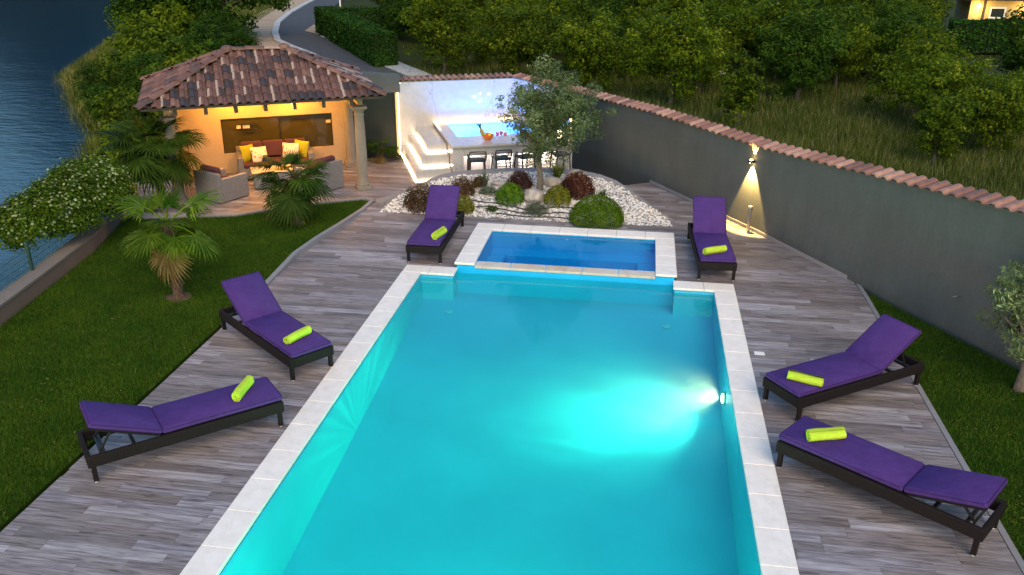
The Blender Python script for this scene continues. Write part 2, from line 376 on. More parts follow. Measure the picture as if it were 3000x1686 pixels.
M['leaf_burg'] = leafmat('burgundy_shrub_leaf', [(0, (.030, .012, .010)), (.5, (.08, .025, .018)), (.85, (.14, .06, .04)), (1, (.26, .17, .13))], objvar=.2)
M['leaf_lav'] = leafmat('lavender_leaf', [(0, (.05, .075, .04)), (1, (.16, .20, .13))], objvar=.1)
M['leaf_yucca'] = leafmat('strap_leaf', [(0, (.05, .08, .01)), (.5, (.12, .16, .03)), (1, (.30, .30, .08))], objvar=.1)
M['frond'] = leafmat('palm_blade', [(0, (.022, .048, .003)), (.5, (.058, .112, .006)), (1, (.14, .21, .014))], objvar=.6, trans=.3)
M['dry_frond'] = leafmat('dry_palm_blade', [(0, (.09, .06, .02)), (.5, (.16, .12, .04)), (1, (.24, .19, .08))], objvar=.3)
M['frond_dark'] = leafmat('dark_palm_blade', [(0, (.010, .028, .003)), (.5, (.028, .060, .006)), (1, (.065, .11, .012))], objvar=.6, trans=.3)  # darker green blade colour

# ------------------------------------------------------------------ geometry helpers
def interp(x, xs, ys): return float(np.interp(x, xs, ys))
def clip_poly(poly, hp):
    """convex clip: hp list of (nx,ny,c) keep nx*x+ny*y<=c"""
    for nx, ny, c in hp:
        out = []
        for i in range(len(poly)):
            a, b = poly[i], poly[(i + 1) % len(poly)]; da = nx * a[0] + ny * a[1] - c; db = nx * b[0] + ny * b[1] - c
            if da <= 0: out.append(a)
            if (da < 0 < db) or (db < 0 < da):
                k = da / (da - db); out.append((a[0] + (b[0] - a[0]) * k, a[1] + (b[1] - a[1]) * k))
        poly = out
        if len(poly) < 3: return []
    return poly
def area(p): return .5 * sum(p[i][0] * p[(i + 1) % len(p)][1] - p[(i + 1) % len(p)][0] * p[i][1] for i in range(len(p)))
def halfplanes(poly):
    if area(poly) < 0: poly = poly[::-1]
    h = []
    for i in range(len(poly)):
        a, b = poly[i], poly[(i + 1) % len(poly)]; dx, dy = b[0] - a[0], b[1] - a[1]; n = (dy, -dx)
        h.append((n[0], n[1], n[0] * a[0] + n[1] * a[1]))
    return h
def in_poly(X, Y, poly):
    X = np.asarray(X); Y = np.asarray(Y); ins = np.zeros(X.shape, bool); n = len(poly)
    for i in range(n):
        x1, y1 = poly[i]; x2, y2 = poly[(i + 1) % n]
        c = ((y1 > Y) != (y2 > Y)); xi = x1 + (Y - y1) * (x2 - x1) / ((y2 - y1) if y2 != y1 else 1e-9)
        ins ^= c & (X < xi)
    return ins

# ------------------------------------------------------------------ terrain, lake, far mountain
SHX = [(-12, -4.9), (-3, -6.1), (0, -6.8), (2.8, -8.0), (8, -12.5), (14, -16.3), (19, -19), (22.5, -22), (33, -30), (46, -35.5), (62, -43.5), (88, -58), (140, -90), (400, -260)]
sy = [a for a, b in SHX]; sx = [b for a, b in SHX]
YARD = [(-5.4, -14), (12.7, -14), (13.05, -8.1), (9.86, -2.45), (6.78, 3.05), (4.56, 6.55), (2.1, 10.4), (.3, 10.0), (-2.3, 8.2), (-7.9, 5.4), (-7.0, 2.7), (-6.6, 1.0), (-5.8, -2)]
def terr(X, Y):
    X = np.asarray(X, float); Y = np.asarray(Y, float); xs = np.interp(Y, sy, sx)
    sl = np.interp(Y, [3, 9, 20, 60], [1.2, .55, .42, .40]); z = -2.5 + sl * (X - xs)
    z = np.minimum(z, 0 - .03); z = np.where(z > -.5, -.5 + (z + .5) * .9 - .0, z)
    z = np.maximum(z, -6)
    z = z + .05 * np.sin(X * .7) * np.sin(Y * .5) * (z > -.2)
    return np.where(in_poly(X, Y, YARD), -3.2, z)
gx = np.concatenate([[-900, -400, -200, -120, -80, -60], np.arange(-50, -14, 1.), np.arange(-14, 16, .3), np.arange(16, 40, 1.), [45, 60, 100, 200, 500, 1200]])
gy = np.concatenate([[-300, -60, -30, -20], np.arange(-15, 11, .3), np.arange(11, 40, .6), np.arange(40, 80, 2.), [90, 120, 200, 400, 900, 2500]])
XX, YY = np.meshgrid(gx, gy); ZZ = terr(XX, YY)
nx, ny = len(gx), len(gy); V = np.stack([XX, YY, ZZ], -1).reshape(-1, 3)
F = [(j * nx + i, j * nx + i + 1, (j + 1) * nx + i + 1, (j + 1) * nx + i) for j in range(ny - 1) for i in range(nx - 1)]
me = bpy.data.meshes.new('ground'); me.from_pydata(V.tolist(), [], F); me.materials.append(M['ground']); me.polygons.foreach_set('use_smooth', [True] * len(F))
link('ground', me, kind='structure')
MB().add([(-1500, -400, -2.5), (40, -400, -2.5), (40, 2600, -2.5), (-1500, 2600, -2.5)], [(0, 1, 2, 3)]).build('lake', M['lake'], kind='structure')
# wooded mountain across the lake (its dark reflection colours the water)
mv = []; mf = []; NA, NR = 90, 10
for i in range(NA):
    a = R(88 + 80 * i / (NA - 1)); hgt = 185 + 30 * math.sin(i * .35) + 18 * math.sin(i * .9 + 1)
    for j in range(NR):
        q = j / (NR - 1); r = 480 + 620 * q; mv.append((r * math.cos(a), -14 + r * math.sin(a), -4 + hgt * 1.25 * q ** .8 + (14 * random.random() * q)))
for i in range(NA - 1):
    for j in range(NR - 1): mf.append((i * NR + j, i * NR + j + 1, (i + 1) * NR + j + 1, (i + 1) * NR + j))
MB().add(mv, mf).build('mountain', soil('wooded_slope', (.002, .010, .012), (.012, .020, .024), .012, .5), kind='structure')

# road and verge
ROADL = [(-6.3, 19.5), (-8.6, 21.9), (-11.6, 26.3), (-13.9, 29.2), (-15.5, 31.4), (-17.2, 35.1), (-19.3, 40.5), (-21.2, 47.2), (-22.8, 54), (-24.2, 60.5), (-26, 75)]
ROADR = [(-5.4, 20.6), (-7.3, 23.3), (-10.6, 28.3), (-12.4, 31.2), (-14.2, 33.9), (-15.9, 37.0), (-17.1, 41.5), (-18.4, 47.2), (-19.9, 52), (-22.0, 60.5), (-23.5, 75)]
def strip(A, B, z, thick=None):
    mb = MB(); n = len(A)
    vs = [(x, y, z) for x, y in A] + [(x, y, z) for x, y in B]
    fs = [(i, n + i, n + i + 1, i + 1) for i in range(n - 1)]
    if thick:
        vs += [(x, y, z - thick) for x, y in A] + [(x, y, z - thick) for x, y in B]
        fs += [(i, i + 1, 2 * n + i + 1, 2 * n + i) for i in range(n - 1)] + [(n + i + 1, n + i, 3 * n + i, 3 * n + i + 1) for i in range(n - 1)]
    return mb.add(vs, fs)
def shift(P, d): 
    out = []
    for i, p in enumerate(P):
        a = P[max(i - 1, 0)]; b = P[min(i + 1, len(P) - 1)]; dx, dy = b[0] - a[0], b[1] - a[1]; L = math.hypot(dx, dy)
        out.append((p[0] - dy / L * d, p[1] + dx / L * d))
    return out
strip(ROADL, ROADR, .06, .3).build('road', M['asphalt'], kind='structure')
strip(shift(ROADL, .35), ROADL, .14, .4).build('road_kerb', M['concrete_pale'], kind='structure')
strip(shift(ROADL, 2.4)[2:], shift(ROADL, .35)[2:], .055, .4).build('road_verge', M['sand'], kind='structure')
strip(ROADR[:5], shift(ROADR, -1.0)[:5], .10, .4).build('pavement', M['concrete_pale'], kind='structure')
MB().prism([(-16.0, 36.2), (-14.5, 34.6), (-13.4, 35.4), (-14.2, 38.5), (-17.0, 41.0)], -.3, .09).build('parking_pad', M['sand'], kind='structure')

# ------------------------------------------------------------------ deck planks
W, CW = 5.87, .343
SX0, SX1, SY1 = .898, 4.885, 2.315
REG = [[(-2.15, -12), (0, -12), (0, 0), (-2.15, 0)],
       [(W, -12), (8.03, -12), (8.03, 0), (W, 0)],
       [(-2.15, 0), (SX0, 0), (SX0, 3.0), (-1.85, 3.0), (-2.15, .3)],
       [(-1.85, 3.0), (-1.3, 3.0), (-1.58, 3.82), (-1.74, 3.85)],
       [(SX0, SY1), (SX1, SY1), (SX1, 3.0), (SX0, 3.0)],
       [(SX1, 0), (8.03, 0), (8.0, .5), (6.53, 3.0), (SX1, 3.0)],
       [(4.93, 3.0), (6.53, 3.0), (4.38, 6.40), (3.59, 5.96)],
       [(-8.3, 5.2), (-7.0, 2.3), (-6.3, 1.95), (-4.47, 2.45), (-3.38, 3.4), (-3.9, 7.6)],
       [(-3.38, 3.4), (-2.1, 4.08), (-2.35, 8.1), (-3.9, 7.6)],
       [(-2.1, 4.08), (-1.55, 4.0), (-.95, 5.0), (-1.2, 5.6), (-2.35, 8.1)],
       [(-2.1, 4.08), (-1.93, 3.84), (-1.72, 3.78), (-1.56, 3.86), (-1.55, 4.0)]]
deck = empty('deck', (0, 0, 0), kind='structure')
base = MB()
for p in REG: base.prism(p, -.14, -.012)
base.build('subfloor', M['grout'], deck)
PW, PL, J = .146, 1.30, .0012
cand = []; row = 0; y = -12.0
HP = [halfplanes(p) for p in REG]
while y < 8.2:
    x = -8.6 - random.random() * PL
    while x < 8.2:
        L = PL * random.choice([1, 1, 1, .8]); r = random.random(); q = [(x + J, y + J), (x + L - J, y + J), (x + L - J, y + PW - J), (x + J, y + PW - J)]
        for h in HP:
            c = clip_poly(q, h)
            if len(c) >= 3 and area(c) > .004: cand.append((c, r))
        x += L
    y += PW
camp = Vector((4.1, -14.3))
def visrank(c):
    cx = sum(p[0] for p in c[0]) / len(c[0]); cy = sum(p[1] for p in c[0]) / len(c[0]); d = math.hypot(cx - 4.1, cy + 14.3)
    # outside the frame: last
    rel = Vector((cx - 4.1, cy + 14.333, -5.75)); zc = rel.dot(fw); u = rel.dot(rt) / zc * 2515 ; w = rel.dot(up) / zc * 2515
    return d + (1000 if abs(u) > 1560 or abs(w) > 880 else 0)
cand.sort(key=visrank)
def plank_mesh(items, name):
    vs = []; fs = []; rr = []
    for c, r in items:
        dz = (r * 7.13 % 1) * .0015; b = len(vs); n = len(c); vs += [(p[0], p[1], dz) for p in c] + [(p[0], p[1], -.012) for p in c]
        fs.append(tuple(range(b, b + n))); fs += [(b + (i + 1) % n, b + i, b + n + i, b + n + (i + 1) % n) for i in range(n)]; rr += [r] * (n + 1)
    me = bpy.data.meshes.new(name); me.from_pydata(vs, [], fs); me.materials.append(M['plank'])
    at = me.attributes.new('rnd', 'FLOAT', 'FACE'); at.data.foreach_set('value', rr); return me
for c in cand[:300]: link('plank', plank_mesh([c], 'plank'), deck)
link('far_planks', plank_mesh(cand[300:], 'far_planks'), deck, kind='stuff')
# stone edging of the curved lawn border and terrace front
def ribbon(name, pts, w, z0, z1, mat, **k):
    A = shift(pts, w / 2); B = shift(pts, -w / 2); mb = MB(); n = len(pts)
    zt = z1 if hasattr(z1, '__len__') else [z1] * n
    vs = [(x, y, zt[i]) for i, (x, y) in enumerate(A)] + [(x, y, zt[i]) for i, (x, y) in enumerate(B)] + [(x, y, z0) for x, y in A] + [(x, y, z0) for x, y in B]
    fs = [(i, n + i, n + i + 1, i + 1) for i in range(n - 1)] + [(i, i + 1, 2 * n + i + 1, 2 * n + i) for i in range(n - 1)] + [(n + i + 1, n + i, 3 * n + i, 3 * n + i + 1) for i in range(n - 1)]
    fs += [(0, 2 * n, 3 * n, n), (n - 1, 2 * n - 1, 4 * n - 1, 3 * n - 1)]
    return mb.add(vs, fs).build(name, mat, **k)
ribbon('lawn_kerb', [(-2.20, -2.9), (-2.20, -1.3), (-2.21, .1), (-2.10, 1.0), (-1.97, 1.9), (-1.85, 3.1), (-1.86, 3.85)], .09, -.3, [-.02, .02, .09, .10, .08, .04, .01], M['kerbstone'], kind='structure')
ribbon('terrace_kerb', [(-7.05, 2.25), (-6.3, 1.88), (-5.4, 2.12), (-4.45, 2.38), (-3.36, 3.33), (-2.1, 4.0), (-1.86, 3.9)], .14, -.3, .012, M['kerbstone'], kind='structure')
ribbon('lawn_kerb', [(8.075, -12), (8.075, -.2), (8.06, .40)], .07, -.3, .004, M['kerbstone'], kind='structure')

# ------------------------------------------------------------------ lawns (soil sheet + blades)
LAWN_L = [(-2.24, -12), (-2.24, .1), (-2.02, 1.9), (-1.91, 3.8), (-2.1, 3.9), (-3.33, 3.22), (-4.42, 2.28), (-5.4, 2.02), (-6.3, 1.78), (-6.75, 2.0), (-6.55, 1.3), (-6.15, -.1), (-5.85, -1.95), (-5.58, -3.6), (-5.2, -6), (-4.9, -12)]
LAWN_R = [(8.12, -12), (12.9, -12), (12.75, -8.05), (9.64, -2.55), (8.1, .15)]
for P in (LAWN_L, LAWN_R):
    MB().prism(P, -.4, -.03).build('lawn', M['lawn'], kind='structure')
def blades(name, n, region, hmin, hmax, w, mat, zf, excl=None, lean=.6, cam_fall=None):
    xs = [p[0] for p in region]; ys = [p[1] for p in region]
    X = RNG.uniform(min(xs), max(xs), n * 3); Y = RNG.uniform(min(ys), max(ys), n * 3)
    k = in_poly(X, Y, region)
    if excl is not None: k &= ~excl(X, Y)
    if cam_fall: k &= RNG.random(len(X)) < cam_fall(X, Y)
    X = X[k][:n]; Y = Y[k][:n]; N = len(X); Z = zf(X, Y)
    h = RNG.uniform(hmin, hmax, N); a = RNG.uniform(0, 2 * np.pi, N); b = RNG.uniform(0, 2 * np.pi, N); l = RNG.uniform(0, lean, N) * h
    P = np.stack([X, Y, Z], -1); s = np.stack([np.cos(a), np.sin(a), 0 * a], -1) * (w * RNG.uniform(.6, 1.3, N))[:, None]
    tip = P + np.stack([np.cos(b) * l, np.sin(b) * l, h], -1)
    V = np.stack([P - s, P + s, tip], 1).reshape(-1, 3)
    return link(name, np_mesh(name, V, 3, mat, RNG.random(N)), kind='stuff')
vis = lambda X, Y: np.where(Y > -9.5, 1.0, 0.0)
flat = lambda X, Y: np.full(X.shape, -.032)
bare = lambda X, Y: (np.hypot(X + 3.44, Y + 2.0) < .20) | (np.hypot(X + 2.92, Y - 2.07) < .15)
tag(blades('grass', 330000, LAWN_L, .02, .055, .0045, M['blade'], flat, excl=bare, lean=1.0, cam_fall=vis), 'short mown grass of the left lawn')
tag(blades('grass', 110000, LAWN_R, .02, .055, .0045, M['blade'], flat, lean=1.0, cam_fall=vis), 'short mown grass beside the dark grey wall')
for (x, y, r) in ((-3.44, -2.0, .24), (-2.92, 2.07, .18)):
    pts = [(x + r * math.cos(a) * random.uniform(.75, 1.2), y + r * math.sin(a) * random.uniform(.75, 1.2)) for a in np.linspace(0, 2 * math.pi, 14, endpoint=False)]
    MB().prism(pts, -.05, -.022).build('soil_patch', soil('bare_soil', (.07, .045, .03), (.16, .11, .07), 12), kind='structure')

# ------------------------------------------------------------------ pools
pool = empty('swimming_pool', (W / 2, -5.5, 0), label='large rectangular swimming pool glowing turquoise, with pale stone coping', cat='pool')
PO = Vector((-W / 2, 5.5, 0))
def pobj(mb, name, mat, parent=None, smooth=False):
    o = mb.build(name, mat, parent or pool, smooth)
    if parent is None: o.location = PO
    return o
X0, X1, YB, YF = CW, W - CW, -11.6, -CW
prof = [(YB, -1.25), (-7, -1.12), (-4.5, -.92), (-2.3, -.72), (-1.2, -.60), (YF, -.50), (0.0, -.48)]
mb = MB()
# floor strips + walls (thick shell)
for (ya, za), (yb, zb) in zip(prof[:-1], prof[1:]):
    mb.add([(X0, ya, za), (X1, ya, za), (X1, yb, zb), (X0, yb, zb)], [(0, 1, 2, 3)])
    mb.add([(X0, ya, za), (X0, yb, zb), (X0, yb, -.035), (X0, ya, -.035)], [(0, 1, 2, 3)])
    mb.add([(X1, ya, za), (X1, yb, zb), (X1, yb, -.035), (X1, ya, -.035)], [(3, 2, 1, 0)])
mb.add([(X0, YB, -1.25), (X1, YB, -1.25), (X1, YB, -.035), (X0, YB, -.035)], [(0, 3, 2, 1)])
mb.add([(X0, 0, -.48), (SX0, 0, -.48), (SX0, 0, -.035), (X0, 0, -.035)], [(0, 1, 2, 3)])
mb.add([(SX1, 0, -.48), (X1, 0, -.48), (X1, 0, -.035), (SX1, 0, -.035)], [(0, 1, 2, 3)])
pobj(mb, 'basin', M['liner'])
for xa_, xb_ in ((X0 + .002, SX0 + .03), (SX1 - .03, X1 - .002)):
    fb = MB(); fb.box(((xa_ + xb_) / 2, (-CW + .012) / 2, -.28), (xb_ - xa_, CW - .014, .49)); pobj(fb, 'corner_wall', M['liner'])
fb = MB(); fb.box(((SX0 + SX1) / 2, .03, -.21), (SX1 - SX0 - .06, .06, .54)); pobj(fb, 'spillover_wall', M['liner_blue'])
wz = -.08
mb = MB()
mb.box(((X0 + X1) / 2, (YB + -.002) / 2, (-1.6 + wz) / 2), (X1 - X0 + .02, -.002 - YB, wz + 1.6)); pobj(mb, 'water', M['pool_water'])
def coping(parent, off, x0, y0, x1, y1, z, alongx, n, mat, th=.045, lab=None):
    for i in range(n):
        a, b = i / n, (i + 1) / n; g = .0025
        if alongx: xa, xb, ya, yb = x0 + (x1 - x0) * a + g, x0 + (x1 - x0) * b - g, y0, y1
        else: xa, xb, ya, yb = x0, x1, y0 + (y1 - y0) * a + g, y0 + (y1 - y0) * b - g
        m = MB(); m.box((0, 0, 0), (xb - xa, yb - ya, th), bev=.006)
        o = m.build('coping_stone', mat, parent); o.location = (off[0] + (xa + xb) / 2, off[1] + (ya + yb) / 2, z - th / 2)
        if lab: o['label'] = lab
coping(pool, PO, -.012, -12, CW - .0, -CW, .018, False, 20, M['coping'])
coping(pool, PO, W - CW, -12, W + .012, -CW, .018, False, 20, M['coping'])
coping(pool, PO, -.012, -CW + .003, SX0 + .05, 0, .018, True, 2, M['coping'])
coping(pool, PO, SX1 - .05, -CW + .003, W + .012, 0, .018, True, 2, M['coping'])
# drains & fittings
for (x, y, zz) in ((.93, -.75, -.545), (4.75, -.75, -.545)):
    d = MB(); d.lathe([(.075, 0), (.075, .012), (.06, .018), (.02, .018)], (x, y, zz + .002), 16); pobj(d, 'drain_cover', M['drain'])
for ly in (-3.35, -8.9):
    lm = MB(); Mr = Matrix.Rotation(R(-90), 3, 'Y')
    vs0 = MB(); vs0.lathe([(.10, 0), (.10, .015), (.075, .03)], (0, 0, 0), 20)
    lm.add([Mr @ Vector(p) + Vector((X1 - .001, ly, -.40)) for p in vs0.v], vs0.f); pobj(lm, 'lamp_ring', M['steel'])
    ln = MB(); v1 = MB(); v1.lathe([(.066, 0), (.06, .012), (.03, .02)], (0, 0, .032), 20)
    ln.add([Mr @ Vector(p) + Vector((X1 - .001, ly, -.40)) for p in v1.v], v1.f); pobj(ln, 'lamp_lens', M['lens'])
    def ribbed(ld, amt):       # ribbed lamp lens: rays round the beam axis
        ld.use_nodes = True; tt = ld.node_tree; em = tt.nodes['Emission']; tc = tt.nodes.new('ShaderNodeTexCoord'); sx = tt.nodes.new('ShaderNodeSeparateXYZ'); tt.links.new(tc.outputs['Normal'], sx.inputs[0])
        at = tt.nodes.new('ShaderNodeMath'); at.operation = 'ARCTAN2'; tt.links.new(sx.outputs[1], at.inputs[0]); tt.links.new(sx.outputs[0], at.inputs[1])
        ns = tt.nodes.new('ShaderNodeTexNoise'); ns.noise_dimensions = '1D'; ns.inputs['Scale'].default_value = 7; ns.inputs['Detail'].default_value = 1; tt.links.new(at.outputs[0], ns.inputs['W'])
        mr = tt.nodes.new('ShaderNodeMapRange'); mr.inputs[1].default_value = .4; mr.inputs[2].default_value = .62; mr.inputs[3].default_value = 1 - amt; mr.inputs[4].default_value = 1 + amt; tt.links.new(ns.outputs[0], mr.inputs[0])
        tt.links.new(mr.outputs[0], em.inputs['Strength'])
    for nm, en, colr, ang, bl, dr, amt in (('pool_spot', 115, (.85, 1, .48), 140, 1.0, (-1, -.02, .16), .05), ('pool_beam', 190, (1, .86, .42), 60, .9, (-1, -.15, -.12), .42)):
        ld = bpy.data.lights.new(nm, 'SPOT'); ld.energy = en; ld.color = colr; ld.spot_size = R(ang); ld.spot_blend = bl; ld.shadow_soft_size = .03; ribbed(ld, amt)
        lo = bpy.data.objects.new(nm, ld); COL.objects.link(lo); lo.location = (X1 - .09, ly, -.40); lo.rotation_euler = Vector(dr).to_track_quat('-Z', 'Y').to_euler()
for lx in (1.7, 4.2):           # unseen lamps added in the near end wall to brighten the pool
    v1 = MB(); v1.lathe([(.10, 0), (.10, .015), (.06, .035), (.03, .04)], (0, 0, 0), 20); Mr = Matrix.Rotation(R(-90), 3, 'X'); lm = MB(); lm.add([Mr @ Vector(p) + Vector((lx, YB + .001, -.5)) for p in v1.v], v1.f); pobj(lm, 'lamp_lens', M['lens'])
    ld = bpy.data.lights.new('pool_spot', 'SPOT'); ld.energy = 170; ld.color = (.85, 1, .55); ld.spot_size = R(130); ld.spot_blend = 1; ld.shadow_soft_size = .06
    lo = bpy.data.objects.new('pool_spot', ld); COL.objects.link(lo); lo.location = (lx, YB + .1, -.5); lo.rotation_euler = Vector((0, 1, .04)).to_track_quat('-Z', 'Y').to_euler()
tag(link('skimmer_lid', MB().box((0, 0, 0), (.15, .10, .01), bev=.003).mesh('skimmer_lid', M['white_frame']), loc=(6.03, -2.65, .008)), 'small white square lid set in the deck beside the right coping', 'lid')

SH = .115
spa = empty('raised_spa_pool', ((SX0 + SX1) / 2, SY1 / 2, 0), label='small raised rectangular spa with deep blue water at the far end of the swimming pool', cat='spa pool')
so = Vector((-(SX0 + SX1) / 2, -SY1 / 2, 0))
def sobj(mb, name, mat):
    o = mb.build(name, mat, spa); o.location = so; return o
c = .36
mb = MB(); xa, xb, ya, yb = SX0 + c, SX1 - c, .24, SY1 - c
for q in ([(SX0 + .02, .064), (SX1 - .02, .064), (SX1 - .02, ya), (SX0 + .02, ya)], [(SX0 + .02, yb), (SX1 - .02, yb), (SX1 - .02, SY1 - .02), (SX0 + .02, SY1 - .02)],
          [(SX0 + .02, ya), (xa, ya), (xa, yb), (SX0 + .02, yb)], [(xb, ya), (SX1 - .02, ya), (SX1 - .02, yb), (xb, yb)]):
    mb.prism(q, -.9, SH - .046)
mb.prism([(xa, ya), (xb, ya), (xb, yb), (xa, yb)], -1.0, -.62)
sobj(mb, 'basin', M['liner_blue'])
for (a, b_, z1) in ((1.42 - .16, 1.75, -.30),):
    pass
b1 = MB(); b1.box(((xa + xb) / 2, yb - .19, -.45), (xb - xa - .01, .38, .32)); sobj(b1, 'bench', M['liner_blue'])
b1 = MB(); b1.box((xa + .16, (ya + yb) / 2 - .2, -.45), (.32, yb - ya - .42, .32)); sobj(b1, 'bench', M['liner_blue'])
b1 = MB(); b1.box((xb - .16, (ya + yb) / 2 - .2, -.45), (.32, yb - ya - .42, .32)); sobj(b1, 'bench', M['liner_blue'])
mb = MB(); mb.box(((xa + xb) / 2, (ya + yb) / 2, -.35 + .0275), (xb - xa + .02, yb - ya + .02, .755)); sobj(mb, 'water', M['spa_water'])
coping(spa, so, SX0 - .012, 0.0, SX0 + c, SY1 - c, SH, False, 4, M['coping'])
coping(spa, so, SX1 - c, 0.0, SX1 + .012, SY1 - c, SH, False, 4, M['coping'])
coping(spa, so, SX0 - .012, SY1 - c + .003, SX1 + .012, SY1 + .012, SH, True, 7, M['coping'])
coping(spa, so, SX0 + c + .003, -.015, SX1 - c - .003, .25, SH - .045, True, 5, M['lip'], lab='wet beige stone of the overflow lip')

# ------------------------------------------------------------------ dark grey boundary wall with clay cap
wall = empty('boundary_wall', (6.6, 2.93, 0), label='long dark grey rendered garden wall capped with clay tiles', cat='wall')
wo = Vector((-6.6, -2.93, 0))
WP = [((1.96, 10.3), 1.52), ((4.42, 6.42), 1.70), ((6.62, 2.93), 1.74), ((9.70, -2.55), 2.186), ((12.85, -8.15), 2.42)]
tilemesh = None
def arc_tile(L, w, h, taper=.9, n=6, thick=.012, pan=0):
    mb = MB(); prof = []
    for i in range(n + 1):
        a = math.pi * i / n; prof.append((-w / 2 * math.cos(a), h * math.sin(a)))
    if pan: prof += [(w / 2 + pan * .5, -.006), (w / 2 + pan, .004)]
    vs = []; m = len(prof)
    for (y, k) in ((0, 1), (L, taper)):
        for x, z in prof: vs.append((x * k, y, z * k))
    for (y, k) in ((0, 1), (L, taper)):
        for x, z in prof: vs.append((x * k * .86, y, z * k - thick))
    fs = [(i, i + 1, m + i + 1, m + i) for i in range(m - 1)] + [(2 * m + i + 1, 2 * m + i, i, i + 1)[::-1] for i in range(m - 1)] + [(m + i, m + i + 1, 3 * m + i + 1, 3 * m + i) for i in range(m - 1)]
    return mb.add(vs, fs)
cap_me = arc_tile(.38, .150, .043, .92, 6, pan=.07).mesh('wall_cap_tile', M['captile'], True)
body = MB(); capline = MB()
def wallsegs(P, th, mbody, zb):
    for (a, ha), (b, hb) in zip(P[:-1], P[1:]):
        a, b = Vector(a), Vector(b); d = (b - a).normalized(); n = Vector((-d.y, d.x));
        if n.x < 0: n = -n
        q = [a, b, b + n * th, a + n * th]
        vs = [(p.x, p.y, zb) for p in q] + [(p.x, p.y, z) for p, z in zip(q, (ha, hb, hb, ha))]
        mbody.add(vs, [(0, 3, 2, 1), (4, 5, 6, 7), (0, 1, 5, 4), (1, 2, 6, 5), (2, 3, 7, 6), (3, 0, 4, 7)])
wallsegs(WP, .22, body, -.9)
o = body.build('wall_body', M['greywall'], wall); o.location = wo
def cap_tiles(P, parent, off, me, step, lift=0.0, name='cap_tile', side=-1, back=.22):
    for (a, ha), (b, hb) in zip(P[:-1], P[1:]):
        a, b = Vector(a), Vector(b); L = (b - a).length; d = (b - a) / L; n = Vector((-d.y, d.x))
        if n.x < 0 and abs(n.x) > .3: n = -n
        if abs(n.x) <= .45 and n.y < 0: n = -n
        k = int(L / step)
        for i in range(k):
            p = a + d * (i + .5) * (L / k); h = ha + (hb - ha) * (i + .5) / k
            yv = Vector((n.x, n.y, .20)).normalized(); slope = (hb - ha) / L
            xv = Vector((d.x, d.y, slope)).normalized()
            if xv.cross(yv).z < 0: xv = -xv
            zv = xv.cross(yv); Mx = Matrix((xv, yv, zv)).transposed().to_4x4()
            q = Vector((p.x, p.y, h + .012 + lift)) - Vector((n.x, n.y, 0)) * .07
            o = link(name, me, parent); o.matrix_local = Matrix.Translation(q + off + Vector((0, 0, random.uniform(-.004, .004)))) @ Mx @ Matrix.Rotation(R(random.uniform(-2, 2)), 4, 'Z')
cap_tiles(WP, wall, wo, cap_me, .228)
sk = MB()
for (a, ha), (b, hb) in zip(WP[1:3], WP[2:4]):
    a, b = Vector((*a, .03)), Vector((*b, .03)); d = (b - a).normalized(); n = Vector((d.y, -d.x, 0));
    if n.x > 0: n = -n
    if b.y < 0: b = a + (b - a) * .42
    sk.beam(a + n * .012, b + n * .012, .02, .07)
o = sk.build('skirting', M['kerbstone'], wall); o.location = wo

# ------------------------------------------------------------------ pavilion
FLc = Vector((-1.68, 4.57, 0)) - Vector((.882, .47, 0)).normalized() * 5.12
pa = math.atan2(.47, .882)
pav = empty('pavilion', FLc, pa, label='open garden pavilion with hipped brown clay tile roof over a warm lit cream wall', cat='pavilion')
PL_, PD, EZ, RZ, HB = 5.12, 3.85, 2.28, 3.13, 1.92
# frame coords: s along front, t inward
roof = MB()
E0, E1, E2, E3 = (0, 0, EZ), (PL_, 0, EZ), (PL_, PD, EZ), (0, PD, EZ); Ra, Rb = (HB, PD / 2, RZ), (PL_ - HB, PD / 2, RZ)
dn = .035
def sub(p, k): return (p[0], p[1], p[2] - k)
rv = [sub(p, dn) for p in (E0, E1, E2, E3, Ra, Rb)] + [sub(p, dn + .05) for p in (E0, E1, E2, E3)]
roof.add(rv, [(0, 1, 5, 4), (1, 2, 5), (2, 3, 4, 5), (3, 0, 4), (9, 8, 7, 6), (0, 6, 7, 1), (1, 7, 8, 2), (2, 8, 9, 3), (3, 9, 6, 0)])
roofo = roof.build('roof', M['timber'], pav)
TS, TEXP = .187, .305
rt_me = arc_tile(.36, .125, .045, .9, 6, pan=.062).mesh('roof_tile', M['tile'], True)
def slope_tiles(O, xv, L, yv, depth, inset, joined=False):
    """O eave start, xv unit along eave, yv unit up slope, inset: plan inset per slope metre on each side"""
    zv = xv.cross(yv); Mx = Matrix((xv, yv, zv)).transposed().to_4x4(); rows = int(math.ceil(depth / TEXP)); n = int(L / TS); st = L / n; back = MB()
    for r in range(rows):
        yy = r * TEXP - .05
        for i in range(n):
            x = (i + .5) * st; lim = inset * (yy + .12)
            if x < lim - .03 or x > L - lim + .03: continue
            tl = math.radians(4); T = Matrix.Translation(O + xv * x + yv * yy + zv * (.004 + .0)) @ Mx @ Matrix.Rotation(-tl * .6, 4, 'X') @ Matrix.Rotation(R(random.uniform(-1.2, 1.2)), 4, 'Z')
            if joined:
                back.add([T @ v.co for v in rt_me.vertices], [tuple(p.vertices) for p in rt_me.polygons])
            else:
                o = link('roof_tile', rt_me, roofo); o.matrix_local = T
    if joined: back.build('far_roof_tiles', M['tile'], roofo, kind='stuff')
rise = RZ - EZ; sl = math.hypot(HB, rise); cs, sn = HB / sl, rise / sl
hx = PD / 2; slf = math.hypot(hx, rise); cf, sf = hx / slf, rise / slf
slope_tiles(Vector(E0), Vector((1, 0, 0)), PL_, Vector((0, cf, sf)), slf, HB / slf)
slope_tiles(Vector(E1), Vector((0, 1, 0)), PD, Vector((-cs, 0, sn)), sl, hx / sl)
